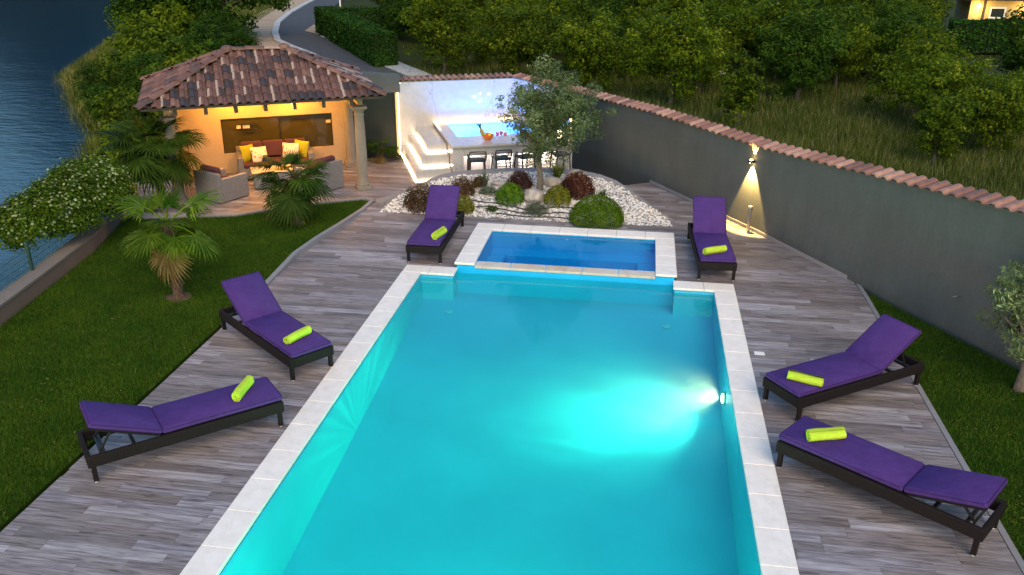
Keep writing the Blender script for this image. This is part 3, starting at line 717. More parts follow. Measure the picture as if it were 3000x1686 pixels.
slope_tiles(Vector(E3), Vector((0, -1, 0)), PD, Vector((cs, 0, sn)), sl, hx / sl)
slope_tiles(Vector(E2), Vector((-1, 0, 0)), PL_, Vector((0, -cf, sf)), slf, HB / slf, True)
rd_me = arc_tile(.42, .20, .075, .85, 7).mesh('ridge_tile', M['ridge'], True)
def ridge(a, b, n):
    a, b = Vector(a), Vector(b); d = (b - a); L = d.length; d.normalize(); xv = d.cross(Vector((0, 0, 1))).normalized(); zv = xv.cross(d); Mx = Matrix((xv, d, zv)).transposed().to_4x4()
    for i in range(n):
        o = link('ridge_tile', rd_me, roofo); o.matrix_local = Matrix.Translation(a + d * (L * i / n - .03) + zv * .022) @ Mx @ Matrix.Rotation(R(-2.0), 4, 'X')
for e, r in ((E0, Ra), (E1, Rb), (E2, Rb), (E3, Ra)): ridge(Vector(e) - (Vector(r) - Vector(e)).normalized() * .08, r, 7)
ridge(Ra, Rb, 3)
for p in (Ra, Rb):
    k = MB(); k.lathe([(.13, -.05), (.14, .03), (.11, .075), (.04, .10)], (p[0], p[1], p[2] + .02), 14); k.build('ridge_cap', M['ridge'], roofo, True)
# rafters with visible ends
for s in (.67, 1.29, 1.91, 2.53, 3.15, 3.78, 4.40):
    k = MB(); k.box((s, 1.50, EZ - .16), (.080, 2.86, .15)); k.build('rafter', M['timber'], pav)
k = MB(); k.box((4.66, 1.72, EZ - .245), (.12, 2.36, .12)); k.build('side_beam', M['cream'], pav)
k = MB(); k.box((.48, 1.72, EZ - .245), (.12, 2.36, .12)); k.build('side_beam', M['cream'], pav)
def column(s, t):
    k = MB(); k.box((0, 0, .05), (.34, .34, .10), bev=.01)
    pr = [(.155, .10), (.165, .125), (.155, .15), (.135, .16), (.135, .18), (.125, .20), (.122, .3), (.128, .8), (.118, 1.4), (.105, 1.74), (.118, 1.76), (.118, 1.785), (.105, 1.80), (.112, 1.84), (.155, 1.89), (.155, 1.91)]
    k.lathe(pr, (0, 0, 0), 24); k.box((0, 0, 1.942), (.34, .34, .062), bev=.008)
    o = k.build('column', M['column'], pav, True); o.location = (s, t, 0)
for p in ((4.61, .47), (.50, .50), (4.70, 2.68), (.55, 2.7)): column(*p)
# back wall with window opening filled by two sliding panes
t0 = 2.93; wx0, wx1, wz0, wz1 = 1.59, 4.32, .50, 1.365
k = MB()
k.box(((.62 + wx0) / 2, t0 + .1, 1.13), (wx0 - .62, .2, 2.26)); k.box(((wx1 + 4.66) / 2, t0 + .1, 1.13), (4.66 - wx1, .2, 2.26))
k.box(((wx0 + wx1) / 2, t0 + .1, wz0 / 2), (wx1 - wx0, .2, wz0)); k.box(((wx0 + wx1) / 2, t0 + .1, (wz1 + 2.26) / 2), (wx1 - wx0, .2, 2.26 - wz1))
k.build('back_wall', M['cream'], pav)
mid = 2.985
for a, b, dy in ((wx0, mid + .02, .045), (mid - .02, wx1, .075)):
    k = MB(); k.box(((a + b) / 2, t0 + dy, (wz0 + wz1) / 2), (b - a, .012, wz1 - wz0)); p = k.build('window_pane', M['olive_glass'], pav)
    f = MB(); f.box((a + .012, t0 + dy, (wz0 + wz1) / 2), (.024, .022, wz1 - wz0)); f.box((b - .012, t0 + dy, (wz0 + wz1) / 2), (.024, .022, wz1 - wz0))
    f.build('window_frame', M['black'], p)
# reflection of the eave tiles, built as a wavy dark strip
k = MB(); nsc = 46; vs = []; 
for i in range(nsc + 1):
    s = wx0 + .004 + (wx1 - wx0 - .008) * i / nsc; dp = (.028 if s < mid else .10) + .014 * math.sin(i * 1.35)
    vs += [(s, t0 + .012, wz1), (s, t0 + .012, wz1 - dp), (s, t0 + .03, wz1), (s, t0 + .03, wz1 - dp)]
k.add(vs, [f for i in range(nsc) for f in ((4 * i, 4 * i + 1, 4 * i + 5, 4 * i + 4), (4 * i + 2, 4 * i + 6, 4 * i + 7, 4 * i + 3), (4 * i + 1, 4 * i + 3, 4 * i + 7, 4 * i + 5))])
k.build('eave_reflection', M['black'], pav)
k = MB()
for (s0, s1, z0, z1) in ((2.07, 2.47, 1.20, 1.225), (2.07, 2.47, 1.07, 1.095), (2.07, 2.09, 1.095, 1.20), (2.45, 2.47, 1.095, 1.20)): k.box(((s0 + s1) / 2, t0 - .03, (z0 + z1) / 2), (s1 - s0, .03, z1 - z0))
k.box((2.24, t0 - .03, 1.035), (.02, .03, .07)); k.build('black_rect_frame', M['black'], pav)  # small black rectangular frame in front of the pane
for s0, s1, z0, z1 in ((1.96, 2.055, 1.11, 1.185), (2.10, 2.27, 1.11, 1.19), (4.16, 4.275, 1.115, 1.19)):
    k = MB(); k.box(((s0 + s1) / 2, t0 + .0, (z0 + z1) / 2), (s1 - s0, .02, z1 - z0), bev=.003); k.build('small_cream_plate', simple('cream_plate', (.72, .58, .38), .4), pav)  # flat cream plates in the window plane
# ceiling lamps
def lamp_fitting(s, t, e, col=(1, .43, .055)):
    k = MB(); k.lathe([(.05, 0), (.07, .02), (.07, .035)], (s, t, EZ - .225), 14); k.build('ceiling_lamp', M['bulb'], pav)
    d = bpy.data.lights.new('ceiling_light', 'POINT'); d.energy = e; d.color = col; d.shadow_soft_size = .09
    q = bpy.data.objects.new('ceiling_light', d); COL.objects.link(q); q.parent = pav; q.location = (s, t, EZ - .34)
lamp_fitting(1.9, 2.35, 16, (1, .41, .04)); lamp_fitting(3.4, 2.35, 16, (1, .41, .04)); lamp_fitting(2.7, 1.0, 22, (1, .42, .07))
sf = MB()
sf.prism([(.6, .6), (4.6, .6), (4.6, 2.9), (.6, 2.9)], EZ - .10, EZ - .088); sf.build('ceiling', M['cream'], pav)

# furniture in pavilion (own top-level things), local helper
def PW_(s, t, z=0):
    c_, s_ = math.cos(pa), math.sin(pa); return Vector((FLc.x + s * c_ - t * s_, FLc.y + s * s_ + t * c_, z))
def pillow(w, h, d, mat):
    mb = MB(); n = 8; vs = []; fs = []
    for sgn in (1, -1):
        b = len(vs)
        for j in range(n + 1):
            for i in range(n + 1):
                u, v = i / n * 2 - 1, j / n * 2 - 1; k = (1 - abs(u) ** 2.6) * (1 - abs(v) ** 2.6); pin = 1 - .07 * (abs(u) * abs(v)) + .0; e = 1 - .06 * (1 - abs(u * v))
                vs.append((u * w / 2 * e, sgn * d / 2 * max(k, 0) ** .5, v * h / 2 * e))
        for j in range(n):
            for i in range(n):
                q = (b + j * (n + 1) + i, b + j * (n + 1) + i + 1, b + (j + 1) * (n + 1) + i + 1, b + (j + 1) * (n + 1) + i); fs.append(q if sgn < 0 else q[::-1])
    return mb.add(vs, fs)
sofa = empty('wicker_sofa', PW_(2.78, 2.45), pa, label='three seat grey wicker sofa with maroon cushions against the cream wall', cat='sofa')
k = MB(); k.box((0, .34, .36), (1.80, .12, .68), bev=.015); k.box((-.85, -.02, .30), (.12, .80, .56), bev=.015); k.box((.85, -.02, .30), (.12, .80, .56), bev=.015); k.box((0, -.05, .17), (1.6, .72, .26), bev=.01)
k.build('frame', M['wicker'], sofa)
for x in (-.53, 0, .53):
    k = MB(); k.box((x, -.08, .355), (.525, .66, .12), bev=.03); k.build('seat_cushion', M['maroon'], sofa, True)
    k = MB(); k.box((0, 0, 0), (.52, .13, .42), Matrix.Rotation(R(-12), 3, 'X'), bev=.04); q = k.build('back_cushion', M['maroon'], sofa, True); q.location = (x, .21, .62)
def scatter_pillow(name, p, rz, rx, mat, lab, w=.40):
    o = pillow(w, w, .14, mat).build(name, mat, None, True); o.location = PW_(*p); o.rotation_euler = (R(rx), R(random.uniform(-6, 6)), pa + R(rz)); tag(o, lab, 'pillow', 'scatter pillows on the wicker sofa')
scatter_pillow('throw_pillow', (2.14, 2.42, .60), 35, -18, M['yellowf'], 'yellow pillow at the left end of the wicker sofa')
scatter_pillow('throw_pillow', (2.40, 2.30, .57), 15, -30, M['floral'], 'cream floral pillow beside the left yellow pillow on the sofa')
scatter_pillow('throw_pillow', (3.16, 2.33, .60), -10, -25, M['floral'], 'pale pink floral pillow on the right side of the wicker sofa')
scatter_pillow('throw_pillow', (3.42, 2.42, .62), -35, -18, M['yellowf'], 'yellow pillow at the right end of the wicker sofa')
def armchair(p, rz, lab):
    e = empty('wicker_armchair', PW_(*p), pa + R(rz), label=lab, cat='armchair', group='wicker armchairs in the pavilion')
    k = MB()
    k.box((0, .36, .35), (.82, .11, .66), bev=.015)
    for x in (-.36, .36): k.box((x, -.05, .285), (.11, .74, .53), bev=.015)
    k.box((0, -.05, .15), (.64, .70, .24), bev=.01); k.build('frame', M['wicker'], e)
    k = MB(); k.box((0, -.06, .335), (.60, .68, .13), bev=.03); k.build('seat_cushion', M['maroon'], e, True)
    k = MB(); k.box((0, 0, 0), (.58, .13, .44), Matrix.Rotation(R(-10), 3, 'X'), bev=.04); q = k.build('back_cushion', M['maroon'], e, True); q.location = (0, .235, .58)
armchair((1.42, .78, 0), 128, 'grey wicker armchair at the left front of the pavilion, arm side towards the lawn')
armchair((3.62, .82, 0), 215, 'grey wicker armchair at the right front of the pavilion, seen from behind')
tb = empty('coffee_table', PW_(2.62, 1.40), pa, label='low wicker coffee table with pale top in front of the sofa', cat='table')
k = MB(); k.box((0, 0, .21), (.92, .56, .36), bev=.012); k.build('base', M['wicker'], tb)
k = MB(); k.box((0, 0, .405), (1.0, .62, .025), bev=.006); k.build('top', simple('tan_top', (.50, .40, .28), .35), tb)
k = MB(); k.box((-.1, -.284, .24), (.40, .012, .12)); k.build('shelf_shade_plate', M['black'], tb)  # thin black plate in place of the shade inside a shelf
k = MB(); k.lathe([(.05, 0), (.06, .01), (.03, .03), (.035, .05), (.08, .10), (.10, .17), (.085, .24), (.05, .28), (.055, .30)], (0, 0, 0), 16)
o = k.build('dark_vase', M['black'], None, True); o.location = PW_(2.50, 1.55, .418); tag(o, 'round dark vase on the wicker coffee table', 'vase')
ty = empty('candle_tray', PW_(2.82, 1.42, .418), pa, label='yellow tray with small glasses on the coffee table', cat='tray')
k = MB(); k.lathe([(.16, 0), (.18, .02), (.17, .02), (.15, .01)], (0, 0, 0), 18); k.build('plate', simple('yellow_tray', (.65, .42, .06), .4), ty)
for i in range(4):
    k = MB(); k.lathe([(.028, 0), (.032, .07), (.03, .07), (.026, .01)], (.08 * math.cos(i * 1.6), .08 * math.sin(i * 1.6), .022), 10); k.build('glass', simple('amber_glass', (.6, .4, .12), .15), ty)

# a palm is added further down for the reflection on this gate
# dark entrance screen between pavilion and marble
scr = empty('garden_gate', (-2.42, 7.97, 0), math.atan2(.44, .76), label='tall dark glossy gate between the pavilion and the marble wall', cat='gate')
k = MB(); k.box((-.62, .05, .86), (1.22, .04, 1.72)); k.build('gate_panel', M['door_glass'], scr)
k = MB(); k.box((-.005, .04, .86), (.03, .07, 1.74)); k.box((-.62, .04, .02), (1.2, .07, .04)); k.build('gate_frame', M['black'], scr)
lin = MB()
a, b = Vector((-4.6, 7.6)), Vector((-2.36, 8.28)); wallsegs([((a.x, a.y), 2.35), ((b.x, b.y), 2.16)], .3, lin, 1.72); 
o = lin.build('gate_lintel', M['greywall']); tag(o, 'dark grey masonry block above the glossy gate', 'lintel')

# ------------------------------------------------------------------ marble corner with hot tub, steps and bar
O0 = Vector((-1.26, 5.53, 0)); ma = math.atan2(.38, .925)
def MWp(a, b, z=0): c_, s_ = math.cos(ma), math.sin(ma); return Vector((O0.x + a * c_ - b * s_, O0.y + a * s_ + b * c_, z))
mw = empty('marble_wall', O0, ma, label='white veined marble wall behind the hot tub with lit edges', cat='wall')
k = MB(); k.box((1.55, 2.80, .60), (3.28, .14, 2.73), bev=0); k.build('back_panel', M['marble'], mw)
e0, e1 = Vector((3.10, 2.86)), Vector((3.97, .28)); dd = (e1 - e0).normalized()
k = MB(); nn = Vector((-dd.y, dd.x)); q = [e0, e1, e1 + nn * .12, e0 + nn * .12]; k.prism([tuple(p) for p in q], -.76, 1.965); k.build('side_panel', M['marble'], mw)
mcap = arc_tile(.30, .115, .05, .92, 6, pan=.05).mesh('small_cap_tile', M['captile'], True)
A1, A2, A3 = MWp(-.06, 2.86), MWp(3.12, 2.86), MWp(4.03, .30)
cap_tiles([((A1.x, A1.y), 1.975), ((A2.x, A2.y), 1.975)], wall, wo, mcap, .165)
cap_tiles([((A2.x, A2.y), 1.985), ((A3.x, A3.y), 1.985)], wall, wo, mcap, .165)
# gold lit pilaster at the left end, gold strip at the right end
k = MB(); k.box((-.135, 2.79, 1.0), (.085, .10, 2.0)); k.build('gold_trim', M['gold'], mw)
k = MB(); k.box((-.065, 2.715, 1.0), (.022, .02, 1.94)); k.box((-.03, 2.715, 1.955), (.09, .02, .02)); k.build('led_strip', M['led'], mw)
k = MB(); k.prism([tuple(e1 + dd * .01), tuple(e1 + dd * .05), tuple(e1 + dd * .05 + nn * .05), tuple(e1 + dd * .01 + nn * .05)], .2, 1.95); k.build('led_strip', M['led'], mw)
RIM = .87
steps = empty('marble_steps', O0, ma, label='three white marble steps with glowing edges left of the hot tub', cat='steps')
for i, (a0, b0, z1) in enumerate(((.0, .0, .28), (.19, .30, .56))):
    k = MB(); z0 = 0 if i == 0 else .28; k.prism([(a0, b0), (.875, b0), (.875, 2.72), (a0, 2.72)], (-.3 if i == 0 else .281), z1); k.build('step', M['marble'], steps)
k = MB(); k.prism([(.38, .62), (.875, .62), (.875, 2.72), (.38, 2.72)], .561, .76); k.build('step', M['marble'], steps)
for (a0, b0, z, a1) in ((-.012, -.012, .012, .9), (.178, .288, .292, .875), (.368, .608, .572, .875)):
    k = MB(); k.box(((a0 + a1) / 2, b0 - .006, z), (a1 - a0, .014, .02)); k.box((a0 - .006, (b0 + 2.70) / 2, z), (.014, 2.70 - b0, .02)); k.build('led_strip', M['led_step'], steps)
bar = empty('bar_hot_tub', O0, ma, label='white marble hot tub block with a bar counter and glowing niches in its front', cat='hot tub')
wa, wb, wc, wd = (1.20, .85), (3.40, .85), (2.95, 2.45), (1.20, 2.45)
OUT = [(.88, -.16), (3.98, -.16), (3.93, .2), (3.06, 2.72), (.88, 2.72)]
k = MB()
zb, dz = -.62, .06
# deck-height rim as four slabs round the water
for q in ([(.88, -.16), (3.98, -.16), (3.93, .2), (3.40, .85), (1.20, .85)], [(.88, -.16), (1.20, .85), (1.20, 2.45), (.88, 2.72)], [(1.20, 2.45), (2.95, 2.45), (3.06, 2.72), (.88, 2.72)], [(3.93, .2), (3.06, 2.72), (2.95, 2.45), (3.40, .85)]):
    k.prism(q, RIM - .05, RIM)
k.build('counter_top', M['marble'], bar)
# front face pieces around niches
NI = [(1.17, 1.90), (2.02, 2.42), (2.56, 2.95), (3.08, 3.55)]
nz0, nz1 = -.3, .60
k = MB(); yb = -.10
k.box(((.90 + 3.95) / 2, yb + .06, (nz1 + RIM - .05) / 2), (3.05, .12, RIM - .05 - nz1)); k.box(((.90 + 3.95) / 2, yb + .06, (zb + nz0) / 2), (3.05, .12, nz0 - zb))
edges = [.90] + [v for n_ in NI for v in n_] + [3.95]
for i in range(0, len(edges), 2): k.box(((edges[i] + edges[i + 1]) / 2, yb + .06, (nz0 + nz1) / 2), (edges[i + 1] - edges[i], .12, nz1 - nz0))
k.box((.93, 1.32, (zb + RIM - .05) / 2), (.07, 2.72, RIM - .05 - zb)); k.build('front_panel', M['marble'], bar)
for i, (a0, a1) in enumerate(NI):
    k = MB(); k.box(((a0 + a1) / 2, .28, (nz0 + nz1) / 2), (a1 - a0, .03, nz1 - nz0)); k.box((a0 - .005, .15, .15), (.01, .26, .9)); k.box((a1 + .005, .15, .15), (.01, .26, .9)); k.build('niche', M['marble'] , bar)
    k = MB(); k.box(((a0 + a1) / 2, .12, nz1 + .004), (a1 - a0 - .04, .10, .012)); k.build('niche_led', M['led_niche'], bar)
    d = bpy.data.lights.new('niche_light', 'POINT'); d.energy = 2.6; d.color = (1, .80, .72); d.shadow_soft_size = .08; q = bpy.data.objects.new('niche_light', d); COL.objects.link(q); q.parent = bar; q.location = ((a0 + a1) / 2, .12, .50)
    if i != 0:
        for z in np.arange(nz0 + .06, nz1 - .03, .085):
            k = MB(); k.box(((a0 + a1) / 2, .01, z), (a1 - a0 - .012, .05, .022)); k.build('slat', simple('cream_slat', (.62, .56, .46), .5), bar)
k = MB(); k.box((1.30, .0, .1), (.05, .09, .8)); k.build('niche_divider', M['timber'], bar)
k = MB()
k.prism([(1.20, .85), (3.40, .85), (2.95, 2.45), (1.20, 2.45)], .20, .24)
for p, q in ((wa, wb), (wb, wc), (wc, wd), (wd, wa)):
    k.add([(*p, .24), (*q, .24), (*q, RIM - .05), (*p, RIM - .05)], [(0, 1, 2, 3)])
tl = simple('tub_liner', (.50, .66, .80), .3); k.build('tub_basin', tl, bar)
k = MB(); k.prism([(1.201, .851), (3.399, .851), (2.949, 2.449), (1.201, 2.449)], .245, RIM - .035); k.build('water', M['tub_water'], bar)
k = MB(); k.box((2.0, 2.66, RIM + .03), (2.20, .04, .03)); k.build('led_strip', M['led'], bar)
k = MB(); k.box((.90, 2.2, RIM + .012), (.03, 1.0, .016)); k.build('led_strip', M['led'], bar)
for (x, y) in ((1.5, 2.1), (2.6, 2.0), (2.0, 1.3)):
    d = bpy.data.lights.new('tub_light', 'POINT'); d.energy = 21; d.color = (.06, .32, 1); d.shadow_soft_size = .08; q = bpy.data.objects.new('tub_light', d); COL.objects.link(q); q.parent = bar; q.location = (x, y, .42)
# wall spotlights (three white round glows) above the tub
for (a0, z) in ((2.02, 1.52), (2.18, 1.60), (2.17, 1.40), (2.42, 1.58)):
    k = MB(); Mr = Matrix.Rotation(R(90), 3, 'X'); v0 = MB(); v0.lathe([(.020, 0), (.020, .012), (.012, .02)], (0, 0, 0), 12)
    k.add([Mr @ Vector(p) + Vector((a0, 2.728, z)) for p in v0.v], v0.f); k.build('spot_lamp', M['globe'], mw)
# bar floor (lower than the deck) 
MB().prism([(-1.25, 5.6), (-.3, 4.8), (1.1, 5.0), (3.0, 5.1), (3.62, 5.97), (4.4, 6.42), (1.95, 10.3), (.3, 10.2)], -.75, -.62).build('bar_floor', M['kerbstone'], kind='structure')
# bar stools
def stool():
    e = empty('bar_stool', (0, 0, 0)); z = 1.17
    k = MB(); k.box((0, 0, z), (.40, .38, .03), bev=.012); k.build('seat', M['blackplastic'], e, True)
    for sx_ in (-1, 1):
        for sy_ in (-1, 1):
            k = MB(); k.tube([(.17 * sx_, .16 * sy_, z), (.20 * sx_, .19 * sy_, z - .5), (.215 * sx_, .205 * sy_, 0)], [.018, .016, .014], 8); k.build('leg', M['blackplastic'], e, True)
    k = MB()
    for s in (-1, 1): k.tube([(.19 * s, -.16, z), (.205 * s, -.20, z + .12), (.19 * s, -.215, z + .24)], .015, 8)
    k.tube([(-.19, -.215, z + .24), (0, -.235, z + .25), (.19, -.215, z + .24)], .016, 8); k.build('back_frame', M['blackplastic'], e, True)
    for j in range(5):
        k = MB(); k.tube([(-.2, -.185 - j * .006, z + .05 + j * .038), (0, -.21 - j * .006, z + .052 + j * .038), (.2, -.185 - j * .006, z + .05 + j * .038)], .010, 6); k.build('back_slat', M['blackplastic'], e, True)
    k = MB()
    for s in (-1, 1): k.tube([(.205 * s, -.19, z + .13), (.225 * s, .02, z + .14), (.20 * s, .14, z + .0)], .013, 6)
    k.build('armrest', M['blackplastic'], e, True)
    k = MB(); zz = z - .72
    for a_, b_ in (((-.21, -.2), (.21, -.2)), ((.21, -.2), (.21, .2)), ((.21, .2), (-.21, .2)), ((-.21, .2), (-.21, -.2))): k.tube([(*a_, zz), (*b_, zz)], .01, 6)
    k.build('footrest', M['blackplastic'], e, True)
    return e
st0 = stool()
for i, (a0, b0, rz, lab) in enumerate(((1.40, -.62, -6, 'black slatted bar stool in front of the wide glowing niche, leftmost at the bar'), (2.00, -.58, 4, 'black slatted bar stool in the middle of the white bar'), (2.60, -.55, 20, 'black slatted bar stool nearest the olive trunk at the bar'), (3.52, -.5, 10, 'black bar stool at the right end of the bar, half hidden by grasses'))):
    o = st0 if i == 0 else copy_tree(st0); p = MWp(a0, b0, -.545); o.location = p; o.rotation_euler = (0, 0, ma + R(rz)); tag(o, lab, 'bar stool', 'black stools along the marble bar')
# fruit bowl with pineapple, glasses, globe lamp
fbw = empty('fruit_bowl', MWp(1.88, .36, RIM), 0, label='orange bowl of fruit with a pineapple on the marble counter', cat='fruit bowl')
k = MB(); k.lathe([(.07, 0), (.13, .07), (.15, .13), (.14, .13), (.11, .06), (.03, .03)], (0, 0, 0), 18); k.build('bowl', simple('amber_bowl', (.65, .16, .02), .2), fbw, True)
fc = [(.75, .08, .02), (.8, .5, .03), (.6, .05, .03), (.85, .35, .02), (.3, .5, .05)]
for i in range(7):
    a_ = i * .9; k = MB(); k.lathe([(.01, -.04), (.032, -.025), (.042, 0), (.032, .027), (.01, .04)], (.075 * math.cos(a_) * (i > 0), .075 * math.sin(a_) * (i > 0), .13 + .02 * (i == 0)), 10); k.build('fruit', simple('fruit_%s' % 'abcdefg'[i], fc[i % 5], .4), fbw, True)
k = MB(); k.tube([(-.10, 0, .10), (-.15, 0, .19), (-.19, 0, .27)], [.05, .06, .035], 10); k.build('pineapple', simple('pineapple_skin', (.35, .22, .04), .7, var=.4, scale=60), fbw, True)
k = MB()
for i in range(12):
    a_ = i * 2.4; k.tube([(-.19, 0, .26), (-.21 + .03 * math.cos(a_), .03 * math.sin(a_), .34), (-.24 + .08 * math.cos(a_), .08 * math.sin(a_), .40)], [.012, .01, .002], 4)
k.build('pineapple_crown', simple('pineapple_leaf', (.02, .10, .07), .6), fbw)
for i, (a0, b0) in enumerate(((2.12, .35), (2.24, .45), (2.30, .28))):
    e = empty('cocktail_glass', MWp(a0, b0, RIM), 0, label=('pink drink in a stemmed glass beside the fruit bowl', 'pink drink in a stemmed glass behind its neighbours on the counter', 'pink drink in a stemmed glass farthest right of the fruit bowl')[i], cat='glass', group='pink drinks on the marble counter')
    k = MB(); k.lathe([(.035, 0), (.034, .006), (.006, .01), (.006, .08)], (0, 0, 0), 12); k.build('stem', simple('clear_stem', (.6, .6, .65), .1), e, True)
    k = MB(); k.lathe([(.008, .08), (.04, .11), (.05, .18), (.045, .18), (.01, .10)], (0, 0, 0), 12); k.build('bowl', simple('pink_drink', (.75, .12, .25), .2), e, True)
k = MB(); k.lathe([(.02, 0), (.07, .03), (.095, .09), (.07, .15), (.02, .185)], (0, 0, 0), 16); o = k.build('globe_lamp', M['globe'], None, True); o.location = MWp(3.72, .25, RIM); tag(o, 'small glowing round lamp at the right end of the bar counter', 'lamp')
k = MB(); k.lathe([(.05, 0), (.09, .05), (.08, .16), (.06, .17), (.05, .05)], (0, 0, 0), 16); o = k.build('orange_pot', simple('orange_glaze', (.75, .25, .05), .3), None, True); o.location = MWp(2.92, .2, RIM); tag(o, 'small orange pot on the counter behind the olive tree', 'pot')

# ------------------------------------------------------------------ rockery bed
GB = [(-1.50, 3.02), (1.0, 3.02), (3.15, 2.99), (4.93, 3.05), (4.85, 3.35), (3.78, 4.7), (3.1, 5.2), (2.25, 5.28), (1.16, 5.20), (-.02, 4.95), (-.62, 4.55), (-1.25, 3.85)]
def gz(x, y):
    return float(np.clip(.21 * (y - 3.05), 0.0, .47) + .02 * math.sin(3 * x) * math.sin(2.3 * y) * min(1, max(0, y - 3.1)))
bm_v = []; bm_f = []; n1, n2 = 54, 22; xs = np.linspace(-1.6, 5.0, n1); ys = np.linspace(2.95, 5.4, n2); ix = {}
gxx, gyy = np.meshgrid(xs, ys); inside = in_poly(gxx, gyy, GB)
# snap bed mesh: triangulated fan rings from outline to centre for clean borders
outl = []
for i in range(len(GB)):
    a, b = GB[i], GB[(i + 1) % len(GB)]
    for j in range(8): outl.append((a[0] + (b[0] - a[0]) * j / 8, a[1] + (b[1] - a[1]) * j / 8))
cxy = (1.6, 3.9); NRg = 9; no = len(outl)
for r in range(NRg):
    k_ = 1 - r / NRg
    for p in outl:
        x, y = cxy[0] + (p[0] - cxy[0]) * k_, cxy[1] + (p[1] - cxy[1]) * k_; bm_v.append((x, y, gz(x, y) + .004))
bm_v.append((*cxy, gz(*cxy)))
for r in range(NRg - 1):
    for i in range(no): bm_f.append((r * no + i, r * no + (i + 1) % no, (r + 1) * no + (i + 1) % no, (r + 1) * no + i))
for i in range(no): bm_f.append(((NRg - 1) * no + i, (NRg - 1) * no + (i + 1) % no, len(bm_v) - 1))
bm_v += [(p[0], p[1], -.4) for p in outl]; b0 = len(bm_v) - no
for i in range(no): bm_f.append((i, b0 + i, b0 + (i + 1) % no, (i + 1) % no))
MB().add(bm_v, bm_f).build('rockery_bed', M['gravelbed'], kind='structure')
kp = [(-1.74, 3.74), (-1.36, 3.95), (-1.0, 4.25), (-.66, 4.62), (-.40, 4.88), (-.1, 5.03), (.5, 5.16), (1.16, 5.29), (1.7, 5.34), (2.25, 5.36), (2.75, 5.32), (3.13, 5.22), (3.50, 5.0), (3.76, 4.70), (4.05, 4.32), (4.45, 3.80), (4.86, 3.28)]
kz = [.02, .10, .19, .30, .38, .42, .46, .49, .50, .50, .49, .46, .40, .33, .24, .13, .03]
# curved stone kerb of separate blocks
kerb = empty('rockery_kerb', (1.5, 5, 0), label='curved grey stone kerb round the back of the white gravel rockery', cat='kerb')
for i in range(len(kp) - 1):
    a, b = Vector((*kp[i], kz[i])), Vector((*kp[i + 1], kz[i + 1])); d = (b - a); g = d.normalized() * .004; n = Vector((-d.y, d.x, 0)).normalized() * .125
    a2, b2 = a + g, b - g; q = [a2 - n, b2 - n, b2 + n, a2 + n]; k = MB()
    vs = [(p.x, p.y, -.62) for p in q] + [(p.x, p.y, p.z) for p in q]
    k.add(vs, [(0, 3, 2, 1), (4, 5, 6, 7), (0, 1, 5, 4), (1, 2, 6, 5), (2, 3, 7, 6), (3, 0, 4, 7)]); o = k.build('kerb_block', M['kerbstone'], kerb); o.location = (-1.5, -5, 0)
# pebbles
ico_v = []; 
import bmesh
bm = bmesh.new(); bmesh.ops.create_icosphere(bm, subdivisions=1, radius=1); 
tv = np.array([v.co[:] for v in bm.verts]); tf = np.array([[v.index for v in f.verts] for f in bm.faces]); bm.free()
def pebbles(name, n, poly, rmin, rmax, zf, mat, lab, excl=None):
    xs = [p[0] for p in poly]; ys = [p[1] for p in poly]
    X = RNG.uniform(min(xs), max(xs), n * 3); Y = RNG.uniform(min(ys), max(ys), n * 3); k = in_poly(X, Y, poly); X = X[k][:n]; Y = Y[k][:n]; N = len(X)
    Z = np.array([zf(a, b) for a, b in zip(X, Y)]); r = RNG.uniform(rmin, rmax, N); S = np.stack([r * RNG.uniform(.8, 1.5, N), r * RNG.uniform(.7, 1.1, N), r * RNG.uniform(.45, .8, N)], -1)
    a = RNG.uniform(0, 2 * np.pi, N); ca, sa = np.cos(a), np.sin(a)
    base = tv[None] * S[:, None, :] * RNG.uniform(.85, 1.15, (N, len(tv), 1))
    x = base[..., 0] * ca[:, None] - base[..., 1] * sa[:, None] + X[:, None]; y = base[..., 0] * sa[:, None] + base[..., 1] * ca[:, None] + Y[:, None]; z = base[..., 2] + (Z + r * .2 * RNG.uniform(0, 2, N))[:, None]
    VV = np.stack([x, y, z], -1); FF = VV[:, tf].reshape(-1, 3)
    return link(name, np_mesh(name, FF, 3, mat, np.repeat(RNG.random(N), len(tf))), kind='stuff', label=lab)
GBi = [(cxy[0] + (p[0] - cxy[0]) * .985, cxy[1] + (p[1] - cxy[1]) * .985) for p in GB]
pebbles('gravel', 9500, GBi, .012, .030, gz, M['pebble'], 'white pebbles covering the rockery bed')

